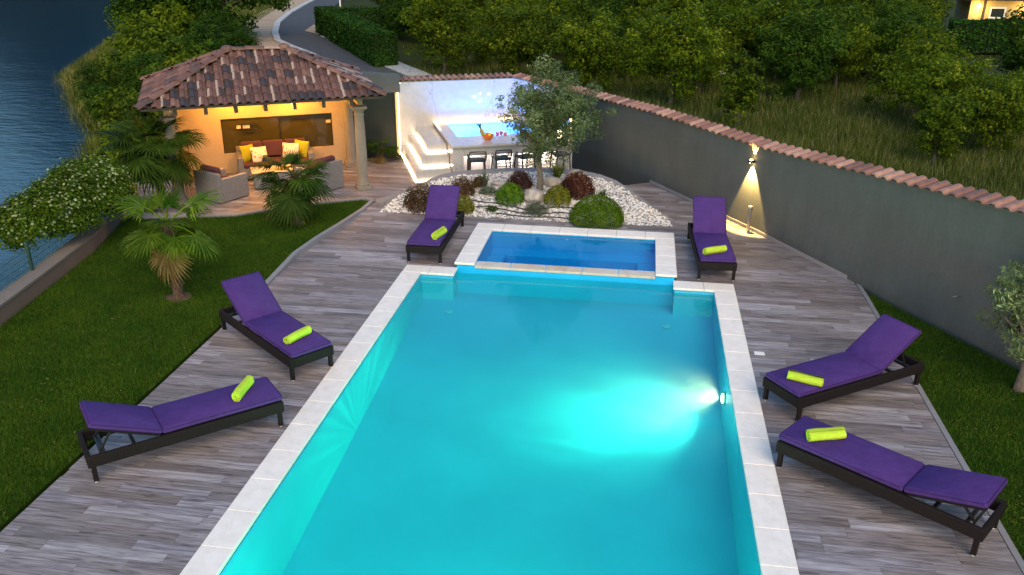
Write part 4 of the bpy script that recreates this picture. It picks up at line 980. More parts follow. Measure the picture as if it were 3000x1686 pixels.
# ------------------------------------------------------------------ foliage generators
def leaf_quads(C, Nrm, size, asp=.45, jit=.6, droop=0):
    """diamond leaves at centres C with rough normals Nrm"""
    N = len(C); n = Nrm + RNG.normal(0, jit, (N, 3)); n /= np.linalg.norm(n, axis=1)[:, None] + 1e-9
    t = RNG.normal(0, 1, (N, 3)); t[:, 2] -= droop; t -= n * (t * n).sum(1)[:, None]; t /= np.linalg.norm(t, axis=1)[:, None] + 1e-9
    b = np.cross(n, t); s = size * RNG.uniform(.6, 1.35, N)[:, None]
    return np.stack([C - t * s * .5, C + b * s * asp * .5, C + t * s * .5, C - b * s * asp * .5], 1).reshape(-1, 3)
def clump_cloud(n_clumps, per, R3, rc, zc, shell=.55, gaps=.0, lump=.25, flat_bottom=None, axis_noise=None):
    d = RNG.normal(0, 1, (n_clumps, 3)); d /= np.linalg.norm(d, axis=1)[:, None]; rr = RNG.uniform(shell, 1, n_clumps) ** .7
    w = 1 + lump * np.sin(d[:, 0] * 3.1 + RNG.uniform(0, 6)) * np.cos(d[:, 1] * 2.7 + RNG.uniform(0, 6)) + lump * .6 * np.sin(d[:, 2] * 4 + RNG.uniform(0, 6))
    c = d * (rr * w)[:, None] * np.array(R3); c[:, 2] += zc
    if flat_bottom is not None: c[:, 2] = np.maximum(c[:, 2], flat_bottom + RNG.uniform(0, .1, n_clumps))
    q = RNG.normal(0, 1, (n_clumps, per, 3)); q /= np.linalg.norm(q, axis=2)[..., None]; rad = rc * RNG.uniform(.5, 1.3, (n_clumps, 1, 1)) * RNG.uniform(.2, 1, (n_clumps, per, 1)) ** .5
    P = (c[:, None, :] + q * rad * np.array([1, 1, .75])).reshape(-1, 3); Nn = (q * .7 + d[:, None, :] * .4 + np.array([0, 0, .6])).reshape(-1, 3)
    tone = np.clip(np.repeat(RNG.normal(.45, .17, n_clumps), per) + RNG.normal(0, .16, n_clumps * per) + .12 * q[..., 2].ravel(), 0, 1)
    return P, Nn, tone
def crown_mesh(name, mat, n_clumps, per, R3, rc, zc, leaf, asp=.5, **k):
    P, Nn, tone = clump_cloud(n_clumps, per, R3, rc, zc, **k); return np_mesh(name, leaf_quads(P, Nn, leaf, asp), 4, mat, tone)
def trunk_mesh(name, h, r, crown_r, mat, limbs=5, lean=.1, twist=.15, base=.35):
    k = MB(); p = [Vector((0, 0, -.15))]; n = 6
    for i in range(1, n + 1): p.append(Vector((lean * i / n + random.uniform(-1, 1) * twist * r * 2, random.uniform(-1, 1) * twist * r * 2, h * i / n)))
    k.tube(p, [r * (1.25 if i == 0 else 1 - .5 * i / n) for i in range(n + 1)], 8)
    for j in range(limbs):
        a = j * 2 * math.pi / limbs + random.uniform(-.4, .4); t_ = base + (1 - base) * random.random(); q = p[min(n, int(t_ * n))]
        L = crown_r * random.uniform(.6, .95); d = Vector((math.cos(a), math.sin(a), random.uniform(.4, .9)))
        k.tube([q, q + d * L * .4 + Vector((0, 0, .05)), q + d * L * .75 + Vector((0, 0, .12 * L)), q + d * L * .98 + Vector((0, 0, .1 * L))], [r * .45, r * .32, r * .2, r * .07], 6)
    return k.mesh(name, mat, True)
def make_tree(name, crown, trunk):
    e = empty(name); link('trunk', trunk, e); link('crown', crown, e); return e
def place_tree(name, variants, x, y, h, label, cat='tree', group=None, z=None, sxy=1):
    crown, trunk, H = random.choice(variants) if isinstance(variants, list) else variants; e = make_tree(name, crown, trunk)
    e.location = (x, y, float(terr(x, y)) if z is None else z); s = h / H; e.scale = (s * sxy, s * sxy, s); e.rotation_euler = (0, 0, random.uniform(0, 6.28)); return tag(e, label, cat, group)
ORCH = [(crown_mesh('orchard_crown', M['leaf_orchard'], 170, 66, (1.35, 1.35, 1.25), .33, 1.65, .11, .5, shell=.25, lump=.28), trunk_mesh('orchard_trunk', 1.5, .07, 1.0, M['bark']), 2.9) for _ in range(4)]
DARK = [(crown_mesh('dense_crown', M['leaf_dark'], 200, 70, (1.5, 1.5, 1.3), .33, 1.75, .11, .55, shell=.3, lump=.25), trunk_mesh('dense_trunk', 1.6, .09, 1.1, M['bark']), 3.0) for _ in range(3)]
CONE = [(crown_mesh('cone_crown', M['leaf_orchard'], 110, 40, (.75, .75, 1.25), .26, 1.35, .12, .5, shell=.15, lump=.35), trunk_mesh('cone_trunk', 1.6, .05, .6, M['bark']), 2.6) for _ in range(2)]
BUSH = [(crown_mesh('bush_crown', M['leaf_orchard'], 90, 44, (.9, .9, .62), .26, .55, .12, .55, shell=.2, lump=.3, flat_bottom=.05), trunk_mesh('bush_trunk', .5, .05, .5, M['bark']), 1.2) for _ in range(3)]

# hand-placed trees near the wall and on the bank
T = place_tree
T('round_tree', DARK[0], 9.7, 18.6, 3.1, 'dark round tree at the edge of the meadow clearing beyond the wall', z=-.1)
T('cone_tree', CONE[0], 7.15, 13.5, 2.5, 'small cone shaped tree standing alone in the meadow grass just beyond the wall')
T('round_tree', ORCH[1], 13.0, 15.8, 3.0, 'light green leafy tree right of the meadow clearing')
T('round_tree', DARK[1], 17.8, 18.3, 3.6, 'very dark broad tree in the upper right of the orchard')
T('round_tree', ORCH[0], 14.1, 12.2, 2.2, 'yellow green tree at the right edge of the frame above the meadow')
T('young_tree', CONE[1], 11.9, 9.6, 2.1, 'thin young tree in tall grass close behind the tiled wall on the right')
T('young_tree', BUSH[0], 16.4, 14.6, 2.0, 'low yellow green bush under the hedge at the far right')
T('round_tree', ORCH[2], 5.1, 17.0, 3.3, 'broad olive green tree just beyond the wall behind the young olive')
T('round_tree', ORCH[3], 2.2, 18.6, 3.1, 'olive green tree directly behind the marble wall')
T('round_tree', ORCH[0], -.9, 20.0, 3.4, 'tall orchard tree behind the left end of the marble wall')
T('round_tree', ORCH[1], -4.4, 22.6, 3.4, 'orchard tree next to the end of the long clipped hedge')
T('shade_tree', DARK[2], -18.4, 30.8, 6.3, 'tall dark shade tree on the bank beside the road', sxy=1.15)
T('shade_tree', DARK[0], -22.2, 30.0, 5.0, 'bushy green tree on the bank overlooking the lake')
T('round_tree', ORCH[0], 13.1, 13.4, 2.6, 'yellow green tree right of the light green leafy tree, over the grass')
T('round_tree', ORCH[3], 13.6, 11.0, 2.3, 'low yellow green tree just above the tiled wall near the right edge')
T('round_tree', ORCH[2], 17.2, 14.6, 2.6, 'yellow green tree below the very dark broad tree')
T('round_tree', DARK[0], 19.6, 20.5, 2.2, 'dark tree under the ivy hedge near the right edge')
T('shore_tree', CONE[0], -20.0, 24.2, 3.0, 'slim tree at the waterline, leftmost on the bank')
for i, (x, y, h, lab) in enumerate([(-16.2, 19.8, 2.4, 'shrub leaning over the lake at the waterline'), (-14.6, 16.6, 2.3, 'dark shrub at the waterline behind the big palm'), (-17.4, 22.4, 2.3, 'olive shrub in the middle of the bank'), (-14.2, 20.2, 2.2, 'leafy shrub on the bank behind the roof corner'),
                                      (-12.2, 15.5, 1.9, 'green shrub close behind the pavilion roof edge'), (-16.0, 25.4, 2.0, 'low shrub on the upper bank'), (-12.6, 12.6, 1.8, 'shrub below the left roof corner'), (-19.6, 21.0, 2.2, 'reddish olive shrub at the waterline right of the slim tree'), (-10.6, 8.4, 1.5, 'low shrub between the roof edge and the big fan palm'), (-17.9, 18.6, 1.8, 'drooping shrub over the water below the bank'), (-19.4, 27.0, 2.4, 'shrub under the bank tree by the cable'), (-14.0, 23.4, 1.7, 'small bright shrub in the grass above the bank')]):
    T('bank_shrub', [BUSH[i % 3], DARK[i % 3]][i % 2], x, y, h, lab, cat='shrub', group='shrubs on the lake bank')
# orchard grid
MEAD = [(3.6, 8.5), (4.5, 13.6), (5.9, 15.2), (9.2, 16.2), (12.2, 13.0), (14.8, 10.2), (30, 8), (30, -6), (10, -3)]
cnt = 0
for yy_ in np.arange(20.0, 62, 2.7):
    for xx_ in np.arange(-13, 34, 2.75):
        x = xx_ + random.uniform(-.9, .9) + (.9 if int(yy_) % 2 else 0); y = yy_ + random.uniform(-1, 1)
        xr = np.interp(y, [20, 23.3, 28.3, 33.9, 37, 47, 60], [-5.5, -5.6, -8.7, -12.0, -13.3, -15, -18])
        if x < xr + 1.6: continue
        if y > 20 and x > 4.1 + (y + 14.3) * .30: continue
        if x > 4.1 + (y + 14.3) * .56: continue
        if y > 50 and x < -4: continue
        if abs(x - 9.7) + abs(y - 18.6) < 2.5 or math.hypot(x - 17.8, y - 18.3) < 2.3 or math.hypot(x - 13, y - 15.8) < 2 or math.hypot(x - 5.1, y - 17) < 2.4 or math.hypot(x - 2.2, y - 18.6) < 2.4 or math.hypot(x + .9, y - 20) < 2.3 or math.hypot(x + 4.4, y - 22.6) < 2.3: continue
        dk = random.random() < .28
        rel = Vector((x - 4.1, y + 14.333, 1 - 5.75)); az = rel.dot(rt) / rel.dot(fw) * 2515 / 2.93 + 512
        where = ['beside the long roadside hedge', 'above the left end of the marble wall', 'above the marble wall corner', 'above the young olive tree', 'between the olive tree and the wall lamp', 'above the wall lamp', 'right of the wall lamp', 'above the meadow clearing', 'left of the lit house'][int(np.searchsorted([395, 450, 505, 590, 680, 765, 840, 910], az))]
        row = ['front row', 'second row', 'middle rows', 'far rows', 'farthest rows'][int(np.searchsorted([23, 28, 36, 46], y))]
        tone = 'dark green' if dk else 'yellow green'
        T('orchard_tree', DARK if dk else (CONE if random.random() < .2 else ORCH), x, y, random.choice([random.uniform(1.9, 2.6), random.uniform(2.8, 4.1), random.uniform(2.8, 3.6)]) * (1 if y < 42 else .72), '%s orchard tree, %s %s' % (tone, row, where), group='%s orchard trees, %s, %s' % (tone, row, where)); cnt += 1
# meadow grass
MEADG = [(3.2, 8.0), (-8, 20), (-6, 27), (22, 26), (26, 12), (26, -2), (13.2, -8.0), (9.95, -2.5), (6.85, 3.0), (4.75, 6.6)]
tag(blades('meadow_grass', 240000, MEADG, .12, .42, .008, M['meadow'], terr, excl=lambda X, Y: in_poly(X, Y, YARD) | (Y > 15) & (RNG.random(len(X)) < .55), lean=.7), 'tall wild meadow grass beyond the wall')
BANKG = [(-8.4, 4.5), (-13.4, 8.0), (-17.2, 13.8), (-20, 19.3), (-23.2, 23.0), (-31, 33), (-37, 47), (-26, 60), (-22.5, 46), (-20.2, 38), (-17.2, 31), (-13, 25), (-9, 20), (-5, 14), (-3.2, 9.4)]
tag(blades('bank_grass', 90000, BANKG, .12, .45, .018, M['meadow'], terr, excl=lambda X, Y: in_poly(X, Y, YARD), lean=.8), 'rough grass and weeds on the lake bank')

# fallen leaves on lawn and deck edge
n_ = 420; X = np.concatenate([RNG.uniform(-6, -2.3, n_), RNG.uniform(8.2, 9.6, 120)]); Y = np.concatenate([RNG.uniform(-8, 2.2, n_), RNG.uniform(-8, -1.5, 120)])
kk = (in_poly(X, Y, LAWN_L) | in_poly(X, Y, LAWN_R)); P = np.stack([X[kk], Y[kk], np.full(kk.sum(), .012)], -1)
def leaf_quads0(C, size):
    N = len(C); a = RNG.uniform(0, 6.28, N); t = np.stack([np.cos(a), np.sin(a), RNG.uniform(-.2, .2, N)], -1) * size * RNG.uniform(.5, 1.2, (N, 1)); b = np.stack([-np.sin(a), np.cos(a), RNG.uniform(-.2, .2, N)], -1) * size * .5
    return np.stack([C - t, C + b, C + t, C - b], 1).reshape(-1, 3)
tag(link('fallen_leaves', np_mesh('fallen_leaves', leaf_quads0(P, .022), 4, M['dry_frond'], RNG.random(len(P)))), 'dry fallen leaves scattered on the lawns', kind='stuff')
# clipped hedges
def hedge(name, a, b, w, h, lab, n=16000, leaf=.11, mat='leaf_hedge'):
    a, b = Vector(a), Vector(b); L = (b - a).length; e = empty(name, ((a.x + b.x) / 2, (a.y + b.y) / 2, 0), math.atan2(b.y - a.y, b.x - a.x), label=lab, cat='hedge')
    u = RNG.uniform(-.5, .5, n); v = RNG.uniform(-.5, .5, n); w_ = RNG.uniform(0, 1, n); f = RNG.random(n); P = np.stack([u * L, v * w, w_ * h], -1)
    sd = f < .62; P[sd, 1] = np.sign(v[sd]) * w / 2 + RNG.normal(0, .04, sd.sum()); tp = ~sd & (f < .95); P[tp, 2] = h + RNG.normal(0, .04, tp.sum()) + .05 * np.sin(u[tp] * L * 1.3); en = f >= .95; P[en, 0] = np.sign(u[en]) * L / 2
    Nn = np.zeros_like(P); Nn[sd, 1] = np.sign(v[sd]); Nn[tp, 2] = 1; Nn[en, 0] = np.sign(u[en])
    link('leaves', np_mesh('hedge_leaves', leaf_quads(P, Nn, leaf, .6, .7), 4, M[mat], np.clip(RNG.normal(.45, .25, n), 0, 1)), e)
    k = MB(); k.box((0, 0, h / 2 - .04), (L - .12, w - .12, h - .08)); k.build('inner_branches', simple('hedge_core', (.008, .018, .006), .95), e)
    return e
hedge('clipped_hedge', (-7.2, 23.3), (-14.6, 35.8), 1.0, 1.45, 'long clipped green hedge running along the road', 26000, .12)
hedge('clipped_hedge', (-14.8, 36.6), (-5.0, 41.5), 1.0, 1.25, 'dark clipped hedge at right angles behind the long roadside hedge', 12000, .13)
hedge('clipped_hedge', (19.6, 34.6), (33, 33.0), 1.2, 1.5, 'clipped ivy hedge in front of the lit yellow house', 16000, .16)
hedge('clipped_hedge', (19.2, 43.5), (21.2, 43.5), 1.0, 1.9, 'dark hedge between the timber post and the lit house', 8000, .18)
hedge('clipped_hedge', (-6, 49.5), (6.5, 50.0), 1.0, 1.2, 'far low hedge at the back of the orchard', 7000, .2)

# jasmine hedge on the left wall
jp = [(-7.1, -1.7, .50), (-6.8, -1.2, .64), (-6.55, -.7, .76), (-6.45, -.1, .88), (-6.45, .4, .92), (-6.5, .8, .86), (-6.6, 1.1, .66)]
jh = empty('jasmine_hedge', (-6.2, -.3, 0), label='jasmine hedge covered in white flowers on the low left wall', cat='hedge')
C_ = []; D_ = []
for i in range(1150):
    t_ = random.random() ** .85 * (len(jp) - 1); i0 = int(t_); f = t_ - i0; a, b = jp[i0], jp[min(i0 + 1, len(jp) - 1)]; x, y, r = [a[q] + (b[q] - a[q]) * f for q in range(3)]
    th = random.uniform(-.25, math.pi + .25); rr = r * random.uniform(.60, 1.02) * .82; ph = random.uniform(-.4, .4)
    C_.append((x + rr * math.cos(th) * .95, y + ph * .4, .28 + r * .62 + rr * math.sin(th))); D_.append((math.cos(th), ph, math.sin(th)))
C_ = np.array(C_); D_ = np.array(D_)
def around(C, D, per, rc):
    q = RNG.normal(0, 1, (len(C), per, 3)); q /= np.linalg.norm(q, axis=2)[..., None]; P = (C[:, None] + q * rc * RNG.uniform(.3, 1.2, (len(C), per, 1))).reshape(-1, 3); return P, (q * .5 + D[:, None] + .3 * np.array([0, 0, 1])).reshape(-1, 3)
P, Nn = around(C_, D_, 75, .13); o = link('leaves', np_mesh('jasmine_leaves', leaf_quads(P, Nn, .052, .55, .5), 4, M['leaf_jas'], np.clip(RNG.normal(.45, .25, len(P)), 0, 1)), jh, loc=(6.2, .3, 0))
kk = (D_[:, 2] > .0) & (RNG.random(len(C_)) < .62); P, Nn = around(C_[kk], D_[kk], 8, .15); P += Nn / np.linalg.norm(Nn, axis=1)[:, None] * .03
link('flowers', np_mesh('jasmine_flowers', leaf_quads(P, Nn, .055, .9, .3), 4, M['petal'], RNG.random(len(P))), jh, loc=(6.2, .3, 0))

# left low wall with mesh fence
lw = empty('low_retaining_wall', (-5.8, -1.9, 0), label='low brown stone retaining wall along the left edge of the lawn', cat='wall')
LP = [(-4.95, -9.5), (-5.30, -5.5), (-5.62, -3.6), (-5.88, -1.95), (-6.20, -.1), (-6.62, 1.4), (-6.85, 2.0)]
for a, b in zip(LP[:-1], LP[1:]):
    a, b = Vector(a), Vector(b); L = (b - a).length; d = (b - a) / L; n = Vector((-d.y, d.x)) * .26; m = max(1, int(L / .62))
    for i in range(m):
        p0, p1 = a + d * (L * i / m + .004), a + d * (L * (i + 1) / m - .004); k = MB(); k.prism([tuple(p0), tuple(p1), tuple(p1 + n), tuple(p0 + n)], -2.4, .235); q = k.build('wall_stone', M['stonewall'], lw); q.location = (5.8, 1.9, 0)
        k = MB(); k.prism([tuple(p0 - n * .08), tuple(p1 - n * .08), tuple(p1 + n * 1.1), tuple(p0 + n * 1.1)], .2352, .275); q = k.build('coping_slab', M['slab'], lw); q.location = (5.8, 1.9, 0)
fn = empty('mesh_fence', (-5.8, -3.0, 0), label='dark green wire mesh fence standing behind the low left wall', cat='fence')
FP = [(-5.25, -7.5), (-5.62, -5.4), (-5.86, -3.72), (-6.12, -1.95), (-6.45, -.1)]
for a in FP:
    k = MB(); k.box((a[0], a[1], .30), (.05, .05, 1.0)); q = k.build('post', simple('green_post', (.01, .05, .04), .5), fn); q.location = (5.8, 3.0, 0)
wm = simple('green_wire', (.015, .06, .05), .5)
for a, b in zip(FP[:-1], FP[1:]):
    k = MB(); a, b = Vector((*a, 0)), Vector((*b, 0)); n = int((b - a).length / .055)
    for i in range(n): p = a + (b - a) * i / n; k.beam((p.x, p.y, -.2), (p.x, p.y, .72), .005, .005)
    for z in np.arange(-.15, .74, .10): k.beam((a.x, a.y, z), (b.x, b.y, z), .005, .005)
    q = k.build('wire_panel', wm, fn); q.location = (5.8, 3.0, 0)
# low end wall left of the pavilion; warm light put into its colour
k = MB(); wallsegs([((-7.0, 1.95), .16), ((-7.9, 3.9), .16)], .2, k, -.5)
tag(k.build('low_end_wall', plaster('warm_glow_render', (.50, .34, .18))), 'low rendered wall left of the big palm, warm light put into its colour', 'wall')
MB().prism([(-7.05, 1.95), (-6.35, 1.83), (-6.2, 1.98), (-6.95, 3.0), (-7.85, 3.9)], -.3, -.004).build('paving', plaster('warm_glow_paving', (.42, .33, .22)), kind='structure')  # paving colour carries the same warm light

# ------------------------------------------------------------------ palms
def frond_mesh(name, L, rad, mat, segs=30, spread=250, droop=.35, up0=.75):
    V = []; rn = []
    # petiole
    pts = []
    for i in range(6):
        q = i / 5; pts.append(Vector((L * q, 0, L * (up0 * q - droop * q * q))))
    d = (pts[-1] - pts[-2]).normalized(); base = pts[-1]
    for i in range(5):
        a, b = pts[i], pts[i + 1]; w = .010
        V += [a + Vector((0, -w, 0)), a + Vector((0, w, 0)), b + Vector((0, w, 0)), b + Vector((0, -w, 0))]; rn.append(.9)
        V += [a + Vector((0, 0, -w)), a + Vector((0, 0, w)), b + Vector((0, 0, w)), b + Vector((0, 0, -w))]; rn.append(.9)
    side = Vector((0, 1, 0)); upn = side.cross(d) * -1
    for i in range(segs):
        an = R(-spread / 2 + spread * (i + .5) / segs) ; l = rad * (1 - .30 * abs(an / R(spread / 2)) ** 2) * random.uniform(.92, 1.06)
        dr = d * math.cos(an) + side * math.sin(an); perp = (side * math.cos(an) - d * math.sin(an)); fold = upn * (.010 if i % 2 else -.010)
        w = rad * R(spread) / segs * .30; dp = random.uniform(.10, .30) * rad
        p0 = base; p1 = base + dr * l * .45 + fold; p2 = base + dr * l * .8 + Vector((0, 0, -dp * .35)); p3 = base + dr * l + Vector((0, 0, -dp))
        for (a, b, wa_, wb_) in ((p0, p1, .003, w), (p1, p2, w, w * .6), (p2, p3, w * .6, .001)):
            V += [a - perp * wa_, a + perp * wa_, b + perp * wb_, b - perp * wb_]; rn.append(min(1, max(0, .5 + random.uniform(-.3, .3))))
    return np_mesh(name, np.array([v[:] for v in V]), 4, mat, np.array(rn))
def palm(x, y, th, tr, nf, L, rad, mat, lab, seed, ztilt=1.0, lowf=.0, trunk_top=1.25, lean=(0, 0)):
    random.seed(seed); e = empty('fan_palm', (x, y, -.03), label=lab, cat='palm tree')
    k = MB(); n = 12; pts = []; rr = []
    for i in range(n + 1): q = i / n; pts.append((lean[0] * q * q, lean[1] * q * q, th * q)); rr.append(tr * (1 + .0 * q) * (1.15 if i == 0 else 1) * (1 + .09 * (-1) ** i) * (1 - .15 * q))
    k.tube(pts, rr, 12)
    for i in range(60):
        a = random.uniform(0, 6.28); z = random.uniform(.1, 1) * th; q = z / th; c = Vector((lean[0] * q * q + tr * .95 * math.cos(a), lean[1] * q * q + tr * .95 * math.sin(a), z)); k.beam(c, c + Vector((.05 * math.cos(a), .05 * math.sin(a), random.uniform(.02, .10))), .018, .008)
    k.build('trunk', M['palmbark'], e, True)
    ms = [frond_mesh('frond', L * random.uniform(.9, 1.1), rad, mat, 28, 230, .3 + .12 * j, .6 - .1 * j) for j in range(4)]
    dry = ms[3].copy(); dry.materials.clear(); dry.materials.append(M['dry_frond'])
    for i in range(nf):
        q = (i + .5) / nf; el = 80 - 92 * q ** .95 + random.uniform(-12, 12); az = i * 137.5 + random.uniform(-22, 22)
        o = link('frond', dry if (i > nf - 3 and i % 2) else ms[i % 4], e); s = (.72 + .35 * min(1, q * 2)) * random.uniform(.78, 1.12)
        o.matrix_local = Matrix.Translation((lean[0], lean[1], th - .02)) @ Matrix.Rotation(R(az), 4, 'Z') @ Matrix.Rotation(-R(el) + .35, 4, 'Y') @ Matrix.Rotation(R(random.uniform(-15, 15)), 4, 'X') @ Matrix.Scale(s, 4)
    return e
palm(-3.44, -2.0, 1.30, .088, 16, .44, .48, M['frond'], 'young fan palm alone in the middle of the lawn', 3)
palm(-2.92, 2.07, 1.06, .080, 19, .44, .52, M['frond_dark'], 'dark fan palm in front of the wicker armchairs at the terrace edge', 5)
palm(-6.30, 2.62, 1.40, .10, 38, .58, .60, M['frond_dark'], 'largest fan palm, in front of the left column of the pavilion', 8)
gp = palm(-2.72, 7.42, .34, .05, 9, .30, .38, M['frond_dark'], 'small dark palm added for the palm reflection on the glossy gate', 21)  # added palm, stands in for fronds reflected in the gate
random.seed(99)

# ------------------------------------------------------------------ shrubs and stones in the rockery
def ball(name, x, y, r, h, mat, lab, n=3200, leaf=.035, cat='shrub', lump=.06, asp=.5, jag=.035):
    d = RNG.normal(0, 1, (n, 3)); d /= np.linalg.norm(d, axis=1)[:, None]; d[:, 2] = np.abs(d[:, 2]) * 1.0 - .25 * (RNG.random(n) < .35)
    w = 1 + lump * np.sin(d[:, 0] * 5 + x * 7) * np.cos(d[:, 1] * 5 + y) + RNG.normal(0, jag, n) - .25 * (RNG.random(n) < .18) * RNG.random(n)
    P = d * w[:, None] * np.array([r, r, h]); P[:, 2] += .10 * h
    e = empty(name, (x, y, gz(x, y)), label=lab, cat=cat)
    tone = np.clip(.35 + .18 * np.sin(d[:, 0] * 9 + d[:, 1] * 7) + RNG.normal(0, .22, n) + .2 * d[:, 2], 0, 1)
    link('leaves', np_mesh('shrub_leaves', leaf_quads(P, d + np.array([0, 0, .3]), leaf, asp, .65), 4, mat, tone), e)
    k = MB()
    for i in range(7):
        a = i * .9; k.tube([(0, 0, -.03), (.4 * r * math.cos(a), .4 * r * math.sin(a), .4 * h), (.8 * r * math.cos(a), .8 * r * math.sin(a), .7 * h)], [.016, .011, .005], 5)
    k.build('stems', M['bark'], e); return e
ball('bronze_shrub', -.58, 3.36, .36, .44, M['leaf_red'], 'bronze leaved shrub left of the far left sun lounger', 3800, .05, lump=.12, asp=.4, jag=.08)
ball('bronze_shrub', .22, 3.98, .27, .34, M['leaf_red'], 'small bronze shrub behind the golden shrub', 2600, .045, lump=.14, asp=.4, jag=.08)
ball('bronze_shrub', .52, 4.45, .16, .20, M['leaf_red'], 'tiny bronze shrub between the spiky plant and the kerb', 1200, .04, jag=.1)
ball('burgundy_shrub', 1.46, 4.42, .27, .34, M['leaf_burg'], 'reddish brown rounded shrub left of the olive trunk', 3600, .035, jag=.05)
ball('burgundy_shrub', 2.78, 4.30, .36, .42, M['leaf_burg'], 'large dark burgundy shrub at the back right of the rockery', 4200, .05, lump=.1, jag=.06)
ball('round_shrub', 1.33, 3.80, .31, .36, M['leaf_ball'], 'bright green round shrub in the middle of the white gravel', 4200, .036, lump=.1, jag=.05)
ball('golden_shrub', 2.39, 3.82, .29, .34, M['leaf_gold'], 'olive gold round shrub right of the pale boulder', 4200, .032, jag=.03)
ball('golden_shrub', .40, 3.25, .23, .30, M['leaf_gold'], 'small yellow green shrub behind the left sun lounger backrest', 2600, .034, jag=.05)
ball('round_shrub', 3.30, 3.10, .56, .50, M['leaf_bigball'], 'largest round green shrub at the front of the rockery', 11000, .036, lump=.05, jag=.03)
ball('grey_shrub', 1.98, 3.36, .24, .20, M['leaf_lav'], 'low grey green lavender in front of the pale boulder', 1500, .07, asp=.12, jag=.16)
ball('grey_shrub', .78, 4.12, .20, .14, M['leaf_lav'], 'low grey green tuft below the spiky plant', 900, .07, asp=.12, jag=.16)
ball('low_tuft', 1.0, 3.36, .12, .09, M['leaf_hedge'], 'small dark green tuft beside the black hoses', 500, .05, asp=.2, jag=.15)
def straps(name, x, y, h, n, w, mat, lab, spread=.5):
    V = []; rn = []
    for i in range(n):
        a = random.uniform(0, 6.28); s = random.uniform(.1, 1) * spread; d = Vector((math.cos(a) * s, math.sin(a) * s, 1)).normalized(); L = h * random.uniform(.7, 1.1); pr = Vector((-math.sin(a), math.cos(a), 0)) * w
        p0 = Vector((random.uniform(-.03, .03), random.uniform(-.03, .03), 0)); p1 = p0 + d * L * .5; p2 = p0 + d * L + Vector((math.cos(a), math.sin(a), 0)) * s * L * .35 - Vector((0, 0, s * L * .2))
        V += [p0 - pr, p0 + pr, p1 + pr, p1 - pr, p1 - pr, p1 + pr, p2 + pr * .1, p2 - pr * .1]; r_ = random.random(); rn += [r_, min(1, r_ + .1)]
    o = link(name, np_mesh(name, np.array([v[:] for v in V]), 4, mat, np.array(rn)), loc=(x, y, gz(x, y))); return tag(o, lab, 'plant')
straps('spiky_plant', .66, 4.42, .45, 40, .010, M['leaf_lav'], 'upright spiky plant left of the bar stools', .55)
straps('strap_leaf_plant', 2.28, 4.90, .50, 90, .012, M['leaf_yucca'], 'yellow striped strap leaf clump right of the olive trunk', .8)
straps('spiky_plant', 3.36, 4.12, .26, 45, .008, M['leaf_hedge'], 'small dark spiky plant behind the largest round shrub', 1.1)
def boulder(x, y, r, sq, lab, seed):
    bm = bmesh.new(); bmesh.ops.create_icosphere(bm, subdivisions=3, radius=1); rs = random.Random(seed); o1 = Vector((rs.uniform(0, 9), rs.uniform(0, 9), rs.uniform(0, 9)))
    from mathutils import noise as mn
    for v in bm.verts:
        k = 1 + .35 * mn.noise(v.co * 1.2 + o1) + .10 * mn.noise(v.co * 4 + o1); v.co = Vector((v.co.x * r * k * sq[0], v.co.y * r * k * sq[1], v.co.z * r * k * sq[2]))
    me = bpy.data.meshes.new('boulder'); bm.to_mesh(me); bm.free(); me.materials.append(M['rock']); me.polygons.foreach_set('use_smooth', [True] * len(me.polygons))
    o = link('boulder', me, loc=(x, y, gz(x, y) + r * sq[2] * .55)); return tag(o, lab, 'rock')
boulder(1.86, 3.84, .22, (1.1, .9, .85), 'pale rounded boulder in the centre of the rockery', 1)
boulder(2.20, 4.62, .20, (1.3, .8, .7), 'grey pink boulder behind the golden shrub', 2)
boulder(2.72, 4.92, .20, (1.3, .7, .8), 'large boulder at the back right behind the burgundy shrub', 3)
boulder(1.05, 4.5, .16, (1.6, .8, .5), 'flat grey stone left of the reddish shrub', 4)
for i, (pts, lab) in enumerate((([(.25, 3.25), (.9, 3.5), (1.6, 3.22), (2.5, 3.35), (3.3, 3.1)], 'black irrigation hose curving along the front of the rockery'), ([(.4, 3.7), (1.0, 3.62), (1.7, 3.42), (2.4, 3.55), (2.9, 3.5)], 'black irrigation hose running behind the lavender'),
                                ([(1.1, 3.15), (1.8, 3.12), (2.6, 3.10), (3.4, 2.99)], 'black irrigation hose nearest the spa'), ([(.6, 4.0), (1.2, 4.15), (2.0, 4.05), (2.6, 4.2)], 'black irrigation hose between the shrubs and the olive trunk'))):
    P2 = []
    for j in range(len(pts) - 1):
        for q in range(6): f = q / 6; x = pts[j][0] + (pts[j + 1][0] - pts[j][0]) * f; y = pts[j][1] + (pts[j + 1][1] - pts[j][1]) * f + .03 * math.sin(x * 5 + i); P2.append((x, y, gz(x, y) + .038))
    tag(MB().tube(P2, .011, 6).build('irrigation_hose', M['hose'], None, True), lab, 'hose', 'irrigation hoses on the gravel')

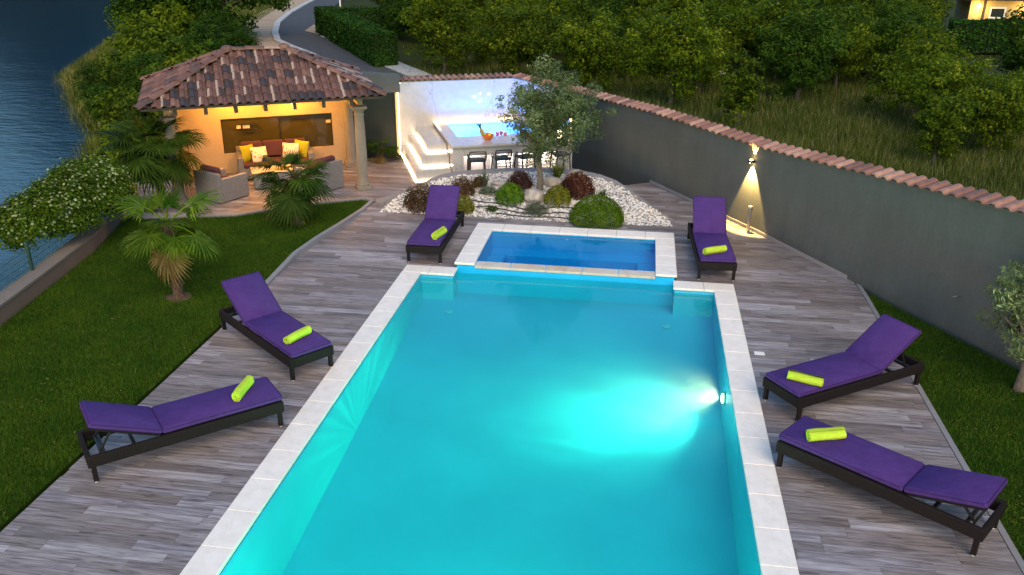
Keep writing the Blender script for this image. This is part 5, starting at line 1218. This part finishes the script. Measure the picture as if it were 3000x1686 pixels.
# olive tree in the rockery
def olive(x, y, z, Rr, Rz, hc, n, lab, trunkh=1.3, cx=0, cy=0, leaf=.062):
    e = empty('olive_tree', (x, y, z), label=lab, cat='tree')
    P, Nn, tone = clump_cloud(n, 78, (Rr, Rr, Rz), .19, hc, shell=.15, lump=.30); P[:, 0] += cx; P[:, 1] += cy
    link('crown', np_mesh('olive_leaves', leaf_quads(P, Nn, leaf, .24, .9, .3), 4, M['leaf_olive'], tone), e)
    k = MB(); k.tube([(0, 0, -.1), (.02, 0, .3), (-.02, .02, .7), (.03, 0, trunkh)], [.085, .065, .055, .05], 10)
    for i in range(16):
        a = i * 2.4; q = Vector((.02, 0, trunkh * (.75 + .25 * (i % 3) / 2))); d = Vector((math.cos(a), math.sin(a), random.uniform(.3, 1.3))).normalized(); L = Rr * random.uniform(.7, 1.05)
        k.tube([q, q + d * L * .4 + Vector((cx * .3, cy * .3, .04)), q + d * L * .75 + Vector((cx * .6, cy * .6, .1)), q + d * L + Vector((cx * .8, cy * .8, .12))], [.028, .02, .013, .004], 6)
    k.build('trunk', M['olivebark'], e, True); return e
olive(1.92, 4.33, .27, 1.24, 1.08, 1.78, 400, 'young olive tree growing out of the white gravel rockery', 1.15, cx=.30, leaf=.075)
olive(9.42, -3.15, -.03, .62, .95, 1.20, 80, 'olive tree at the right edge of the frame beside the grey wall', .9, leaf=.075)

# ------------------------------------------------------------------ sun loungers and towels
def lounger(theta):
    e = empty('sun_lounger', (0, 0, 0)); Lx, Wy, zt = 2.13, .60, .345
    k = MB()
    for yy_ in (-.01, Wy + .01): k.box((Lx / 2, yy_, zt - .07), (Lx + .11, .05, .14), bev=.008)
    for xx_ in (-.03, Lx + .03): k.box((xx_, Wy / 2, zt - .071), (.05, Wy - .03, .136), bev=.008)
    k.box((.45, Wy / 2, zt - .03), (.04, Wy - .03, .05)); k.box((.95, Wy / 2, zt - .03), (.04, Wy - .03, .05)); k.box((1.36, Wy / 2, zt - .03), (.05, Wy - .03, .05))
    k.build('frame', M['rattan'], e)
    for x in (0, Lx):
        for y in (0, Wy):
            g = MB(); g.box((x, y, .125), (.052, .052, .222), bev=.006); lo_ = g.build('leg', M['rattan'], e)
            f = MB(); f.lathe([(.018, 0), (.02, .004), (.016, .014)], (x, y, 0), 10); f.build('foot', M['foot'], lo_)
    hx_ = 1.37; c = MB(); c.box((hx_ / 2 - .035, Wy / 2, zt + .042), (hx_ + .05, Wy + .02, .078), bev=.024); sc_ = c.build('seat_cushion', M['purple'], e, True)
    def piping(par, Mx, o_, Lc, Wc, zc):
        g = MB(); q = [(-Lc / 2 + .03, -Wc / 2), (Lc / 2 - .03, -Wc / 2), (Lc / 2, -Wc / 2 + .03), (Lc / 2, Wc / 2 - .03), (Lc / 2 - .03, Wc / 2), (-Lc / 2 + .03, Wc / 2), (-Lc / 2, Wc / 2 - .03), (-Lc / 2, -Wc / 2 + .03), (-Lc / 2 + .03, -Wc / 2)]
        g.tube([Mx @ Vector((x, y, zc)) + Vector(o_) for x, y in q], .006, 6); g.build('piping', M['purple_pipe'], par, True)
    piping(sc_, Matrix.Identity(3), (hx_ / 2 - .035, Wy / 2, zt + .042), hx_ + .044, Wy + .014, .022)
    s = MB(); s.box((hx_ / 2, Wy / 2, zt - .008), (hx_ - .02, Wy - .06, .018)); s.build('seat_mesh', M['rattan'], e)
    L = .80; Mr = Matrix.Rotation(-R(theta), 3, 'Y'); d = Mr @ Vector((1, 0, 0)); n = Mr @ Vector((0, 0, 1)); H = Vector((hx_ + .012, Wy / 2, zt + .002))
    c = MB(); c.box(H + d * (L / 2 + .0) + n * .045, (L, Wy + .02, .078), Mr, bev=.024); bc = c.build('back_cushion', M['purple'], e, True); piping(bc, Mr, H + d * (L / 2) + n * .045, L - .006, Wy + .014, .022)
    s = MB(); s.box(H + d * (L / 2) - n * .008, (L - .04, Wy - .04, .025), Mr); s.build('backrest_frame', M['rattan'], e)
    # strut: from backrest down to ladder rails
    k = MB(); top = H + d * .52 - n * .02; 
    for y in (-.18, .18): k.beam(top + Vector((0, y, 0)), (top.x + .16, Wy / 2 + y, zt - .05), .022, .022)
    k.beam((top.x + .16, Wy / 2 - .2, zt - .05), (top.x + .16, Wy / 2 + .2, zt - .05), .022, .022); k.build('support_strut', M['alum'], e)
    k = MB()
    for xx_ in (hx_ + .30, hx_ + .62): k.box((xx_, Wy / 2, zt - .06), (.035, Wy - .03, .04))
    k.build('cross_bar', M['alum'], e)
    return e
def towel_mesh():
    vs = []; fs = []; nt = 44; nl = 10; L = .43; th = .012
    def sp(q): ang = q * 2 * math.pi * 3.2; r = .012 + .056 * q; return ang, r
    for j in range(nl + 1):
        x = -L / 2 + L * j / nl; e = 1 - .05 * (abs(j / nl * 2 - 1) ** 3)
        for i in range(nt + 1):
            a, r = sp(i / nt); wv = .0025 * math.sin(7 * j + i * .6)
            for rr in (r - th / 2, r + th / 2): vs.append((x + .004 * math.sin(i), (rr + wv) * math.cos(a) * e * 1.08, (rr + wv) * math.sin(a) * e * .92))
    W_ = 2 * (nt + 1)
    for j in range(nl):
        for i in range(nt):
            a = j * W_ + 2 * i; b = a + W_; fs.append((a + 1, a + 3, b + 3, b + 1)); fs.append((a, b, b + 2, a + 2))
    for j in (0, nl):
        for i in range(nt): a = j * W_ + 2 * i; fs.append((a, a + 2, a + 3, a + 1))
    mb = MB().add(vs, fs); return mb.mesh('rolled_towel', M['towel'], True)
tw = towel_mesh()
SPOTS = [ # foot corner a, head direction target d, side sign, backrest angle, towel (x along, y across, rz), label, towel label
    ((-.41, -4.50), (-2.06, -3.15), -1, 35, (-0.47, -4.07, 68), 'purple sun lounger left of the pool, with steep backrest towards the palm on the lawn', 'lime rolled towel on the left lounger whose backrest is raised towards the lawn palm'),
    ((-.11, -5.64), (-1.73, -7.11), -1, 24, (-0.56, -5.62, 92), 'purple sun lounger nearest the camera on the left side of the pool', 'lime rolled towel on the left lounger nearest the camera'),
    ((6.30, -4.51), (8.01, -3.31), 1, 35, (6.37, -4.25, -21), 'purple sun lounger with raised back beside the right coping, towards the grey wall', 'lime rolled towel on the right lounger with the raised back'),
    ((5.93, -5.58), (7.66, -6.86), -9, 15, (6.39, -5.57, 17.5), 'purple sun lounger nearest the camera on the right, backrest almost flat', 'lime rolled towel on the near right lounger with the low backrest'),
    ((.58, .18), (.56, 2.31), 1, 44, (0.5, 0.5, 77), 'purple sun lounger left of the raised spa, in front of the rockery', 'lime rolled towel on the lounger left of the spa'),
    ((5.29, .17), (5.19, 2.30), -1, 47, (5.54, 0.4, 31), 'purple sun lounger right of the raised spa, below the lit wall lamp', 'lime rolled towel on the lounger right of the spa'),
]
for (a, d, sd, th, tp, lab, tl_) in SPOTS:
    e = lounger(th); a = Vector((*a, 0)); d = Vector((*d, 0)); ux = (d - a).normalized(); uy = Vector((-ux.y, ux.x, 0))
    side = {1: 1, -1: -1, -9: 1}[sd]
    # local y of the lounger always 0..W to the left of the heading; shift when the measured corner lies on the other side
    e.location = a if side > 0 else a - uy * .60; e.rotation_euler = (0, 0, math.atan2(ux.y, ux.x)); tag(e, lab, 'sun lounger', 'purple sun loungers round the pool')
    o = link('rolled_towel', tw); o.location = (tp[0], tp[1], .345 + .081 + .058); o.rotation_euler = (random.uniform(0, 3), 0, R(tp[2])); o.rotation_mode = 'XYZ'
    tag(o, tl_, 'towel', 'lime rolled towels on the sun loungers')

# ------------------------------------------------------------------ wall sconce, bollard, pipe
def wallpt(q, z, off=0):  # q from crease (0) to near bend (1)
    a, b = Vector((4.42, 6.42)), Vector((6.62, 2.93)); p = a + (b - a) * q; d = (b - a).normalized(); n = Vector((d.y, -d.x)); n = n if n.x < 0 else -n; return Vector((p.x + n.x * off, p.y + n.y * off, z))
sc = empty('wall_sconce', wallpt(.905, 1.42), 0, label='black up and down light on the grey wall above the right spa lounger', cat='wall lamp')
wn_ = wallpt(0, 0, 1) - wallpt(0, 0, 0)
k = MB(); k.box(wn_ * .02, (.07, .05, .05)); k.box((wn_ * .07), (.13, .09, .055), Matrix.Rotation(math.atan2(-3.49, 2.2), 3, 'Z'), bev=.01); k.build('housing', M['black'], sc)
for s, nm in ((1, 'up_lens'), (-1, 'down_lens')):
    k = MB(); k.box(wn_ * .07 + Vector((0, 0, s * .031)), (.05, .05, .006)); k.build('lens', M['bulb'], sc)
    d = bpy.data.lights.new('sconce_spot', 'SPOT'); d.energy = 200 if s < 0 else 40; d.color = (1, .60, .17); d.spot_size = R(62 if s < 0 else 50); d.spot_blend = .35; d.shadow_soft_size = .012
    q = bpy.data.objects.new('sconce_spot', d); COL.objects.link(q); q.parent = sc; q.location = wn_ * .075 + Vector((0, 0, s * .04)); q.rotation_euler = Vector((-wn_.x * .22, -wn_.y * .22, s)).to_track_quat('-Z', 'Y').to_euler()
bo = empty('bollard_light', (6.42, 3.02, 0), label='short steel bollard light standing at the foot of the grey wall', cat='bollard light')
k = MB(); k.lathe([(.035, 0), (.035, .44), (.03, .445)], (0, 0, 0), 14); k.build('post', M['steel'], bo, True)
k = MB(); k.lathe([(.045, .46), (.048, .47), (.048, .535), (.04, .545)], (0, 0, 0), 14); k.build('cap', M['steel'], bo, True)
k = MB(); k.lathe([(.028, .445), (.028, .462)], (0, 0, 0), 12); k.build('lens', M['white_frame'], bo)
# pipe stub on the wall and black object beyond cap
pw = Vector((9.0, -1.3, 0)); d_ = (Vector((9.70, -2.55, 0)) - Vector((6.62, 2.93, 0))).normalized(); n_ = Vector((d_.y, -d_.x, 0)); n_ = n_ if n_.x < 0 else -n_
p = Vector((6.62, 2.93, 0)) + d_ * 5.0 + Vector((0, 0, .62)); k = MB(); k.tube([p, p + n_ * .06, p + n_ * .08 + Vector((0, 0, -.03)) - d_ * .05], .012, 8)
tag(k.build('wall_tap', M['steel'], None, True), 'small metal outlet low on the grey wall above the right lawn', 'tap')
p = Vector((6.62, 2.93, 0)) + d_ * 6.35 - n_ * .32; k = MB(); k.lathe([(.03, 0), (.03, .14), (.05, .15), (.05, .2), (.02, .22)], (p.x, p.y, 2.06), 12); tag(k.build('black_post_cap', M['black'], None, True), 'small black post end sticking up behind the clay wall cap', 'post')

# ------------------------------------------------------------------ far things
hs = empty('lit_house', (22.15, 40, 0), math.atan2(-.3, 4.5), label='yellow lit house behind the clipped hedge in the top right corner', cat='house')
hw = plaster('yellow_render', (.50, .38, .16)); k = MB(); k.box((4.25, 2.5, 1.07), (7.6, 5, 2.14)); k.build('wall', hw, hs)
k = MB(); k.box((3.4, 2.3, 2.26), (10, 5.6, .22)); k.build('roof', M['timber'], hs)
k = MB(); k.box((.20, -.05, 1.07), (.52, .30, 2.14)); k.build('pillar', hw, hs)
k = MB(); k.box((.72, -.02, 1.07), (.12, .06, 2.14)); k.build('door_post', M['timber'], hs)
win = MB(); win.box((1.45, -.04, 1.48), (.84, .06, .62)); wo_ = win.build('window_frame', M['white_frame'], hs); k = MB(); k.box((1.45, -.075, 1.48), (.66, .02, .44)); k.build('window_pane', M['door_glass'], wo_)
k = MB(); k.lathe([(.03, 0), (.08, .04), (.08, .10), (.03, .14)], (.42, -.28, 1.78), 12); k.build('porch_lamp', M['globe'], hs)
for (x, e_) in ((.42, 42), (3.0, 42)):
    d = bpy.data.lights.new('porch_light', 'POINT'); d.energy = e_ * .3; d.color = (1, .62, .18); d.shadow_soft_size = .1; q = bpy.data.objects.new('porch_light', d); COL.objects.link(q); q.parent = hs; q.location = (x, -.50, 1.75)
k = MB(); k.tube([(0, 0, 0), (0, 0, 2.2)], [.22, .18], 10); o = k.build('timber_post', simple('orange_timber', (.28, .11, .03), .7)); o.location = (19.6, 40, 0); tag(o, 'orange brown timber post left of the lit house', 'post')
k = MB(); k.box((0, 0, .25), (9, 5, .5)); o = k.build('terrace_block', plaster('pale_render', (.45, .38, .33))); o.location = (-2.0, 56.5, 0); tag(o, 'low pale terrace wall far behind the orchard', 'wall')
k = MB(); k.box((0, 0, .05), (2.8, 2.4, .10), bev=.03); o = k.build('blue_pool_cover', M['bluecover']); o.location = (-15.8, 50.5, 0); tag(o, 'blue rectangular cover lying on the grass beyond the hedge', 'cover')
k = MB(); k.tube([(0, 0, 0), (0, 0, 3.4)], .06, 10); o = k.build('white_pole', M['white_frame'], None, True); o.location = (-18.2, 49.0, 0); tag(o, 'white pole beside the bend of the road', 'pole')
def sack(x, y, z, r, lab):
    bm = bmesh.new(); bmesh.ops.create_icosphere(bm, subdivisions=2, radius=r)
    for v in bm.verts: v.co *= random.uniform(.85, 1.12); v.co.z *= .8
    me = bpy.data.meshes.new('white_sack'); bm.to_mesh(me); bm.free(); me.materials.append(M['concrete_pale']); o = link('white_sack', me, loc=(x, y, z)); tag(o, lab, 'sack')
sack(7.0, 19.0, .85, .12, 'white sack hanging among the orchard trees above the wall lamp'); sack(-5.9, 30.5, 1.2, .15, 'small white bag in the orchard near the roadside hedge')
sack(-1.5, 53.2, .3, .35, 'white rock on the far terrace'); sack(-3.2, 53.2, .25, .3, 'smaller white rock on the far terrace')
k = MB(); k.tube([(-19.6, 27.6, .6), (-23.2, 30.6, -.5), (-27.0, 33.6, -1.45), (-31.0, 36.8, -2.2)], .016, 6); tag(k.build('cable', M['steel'], None, True), 'thin cable running from the bank trees down to the lake', 'cable')
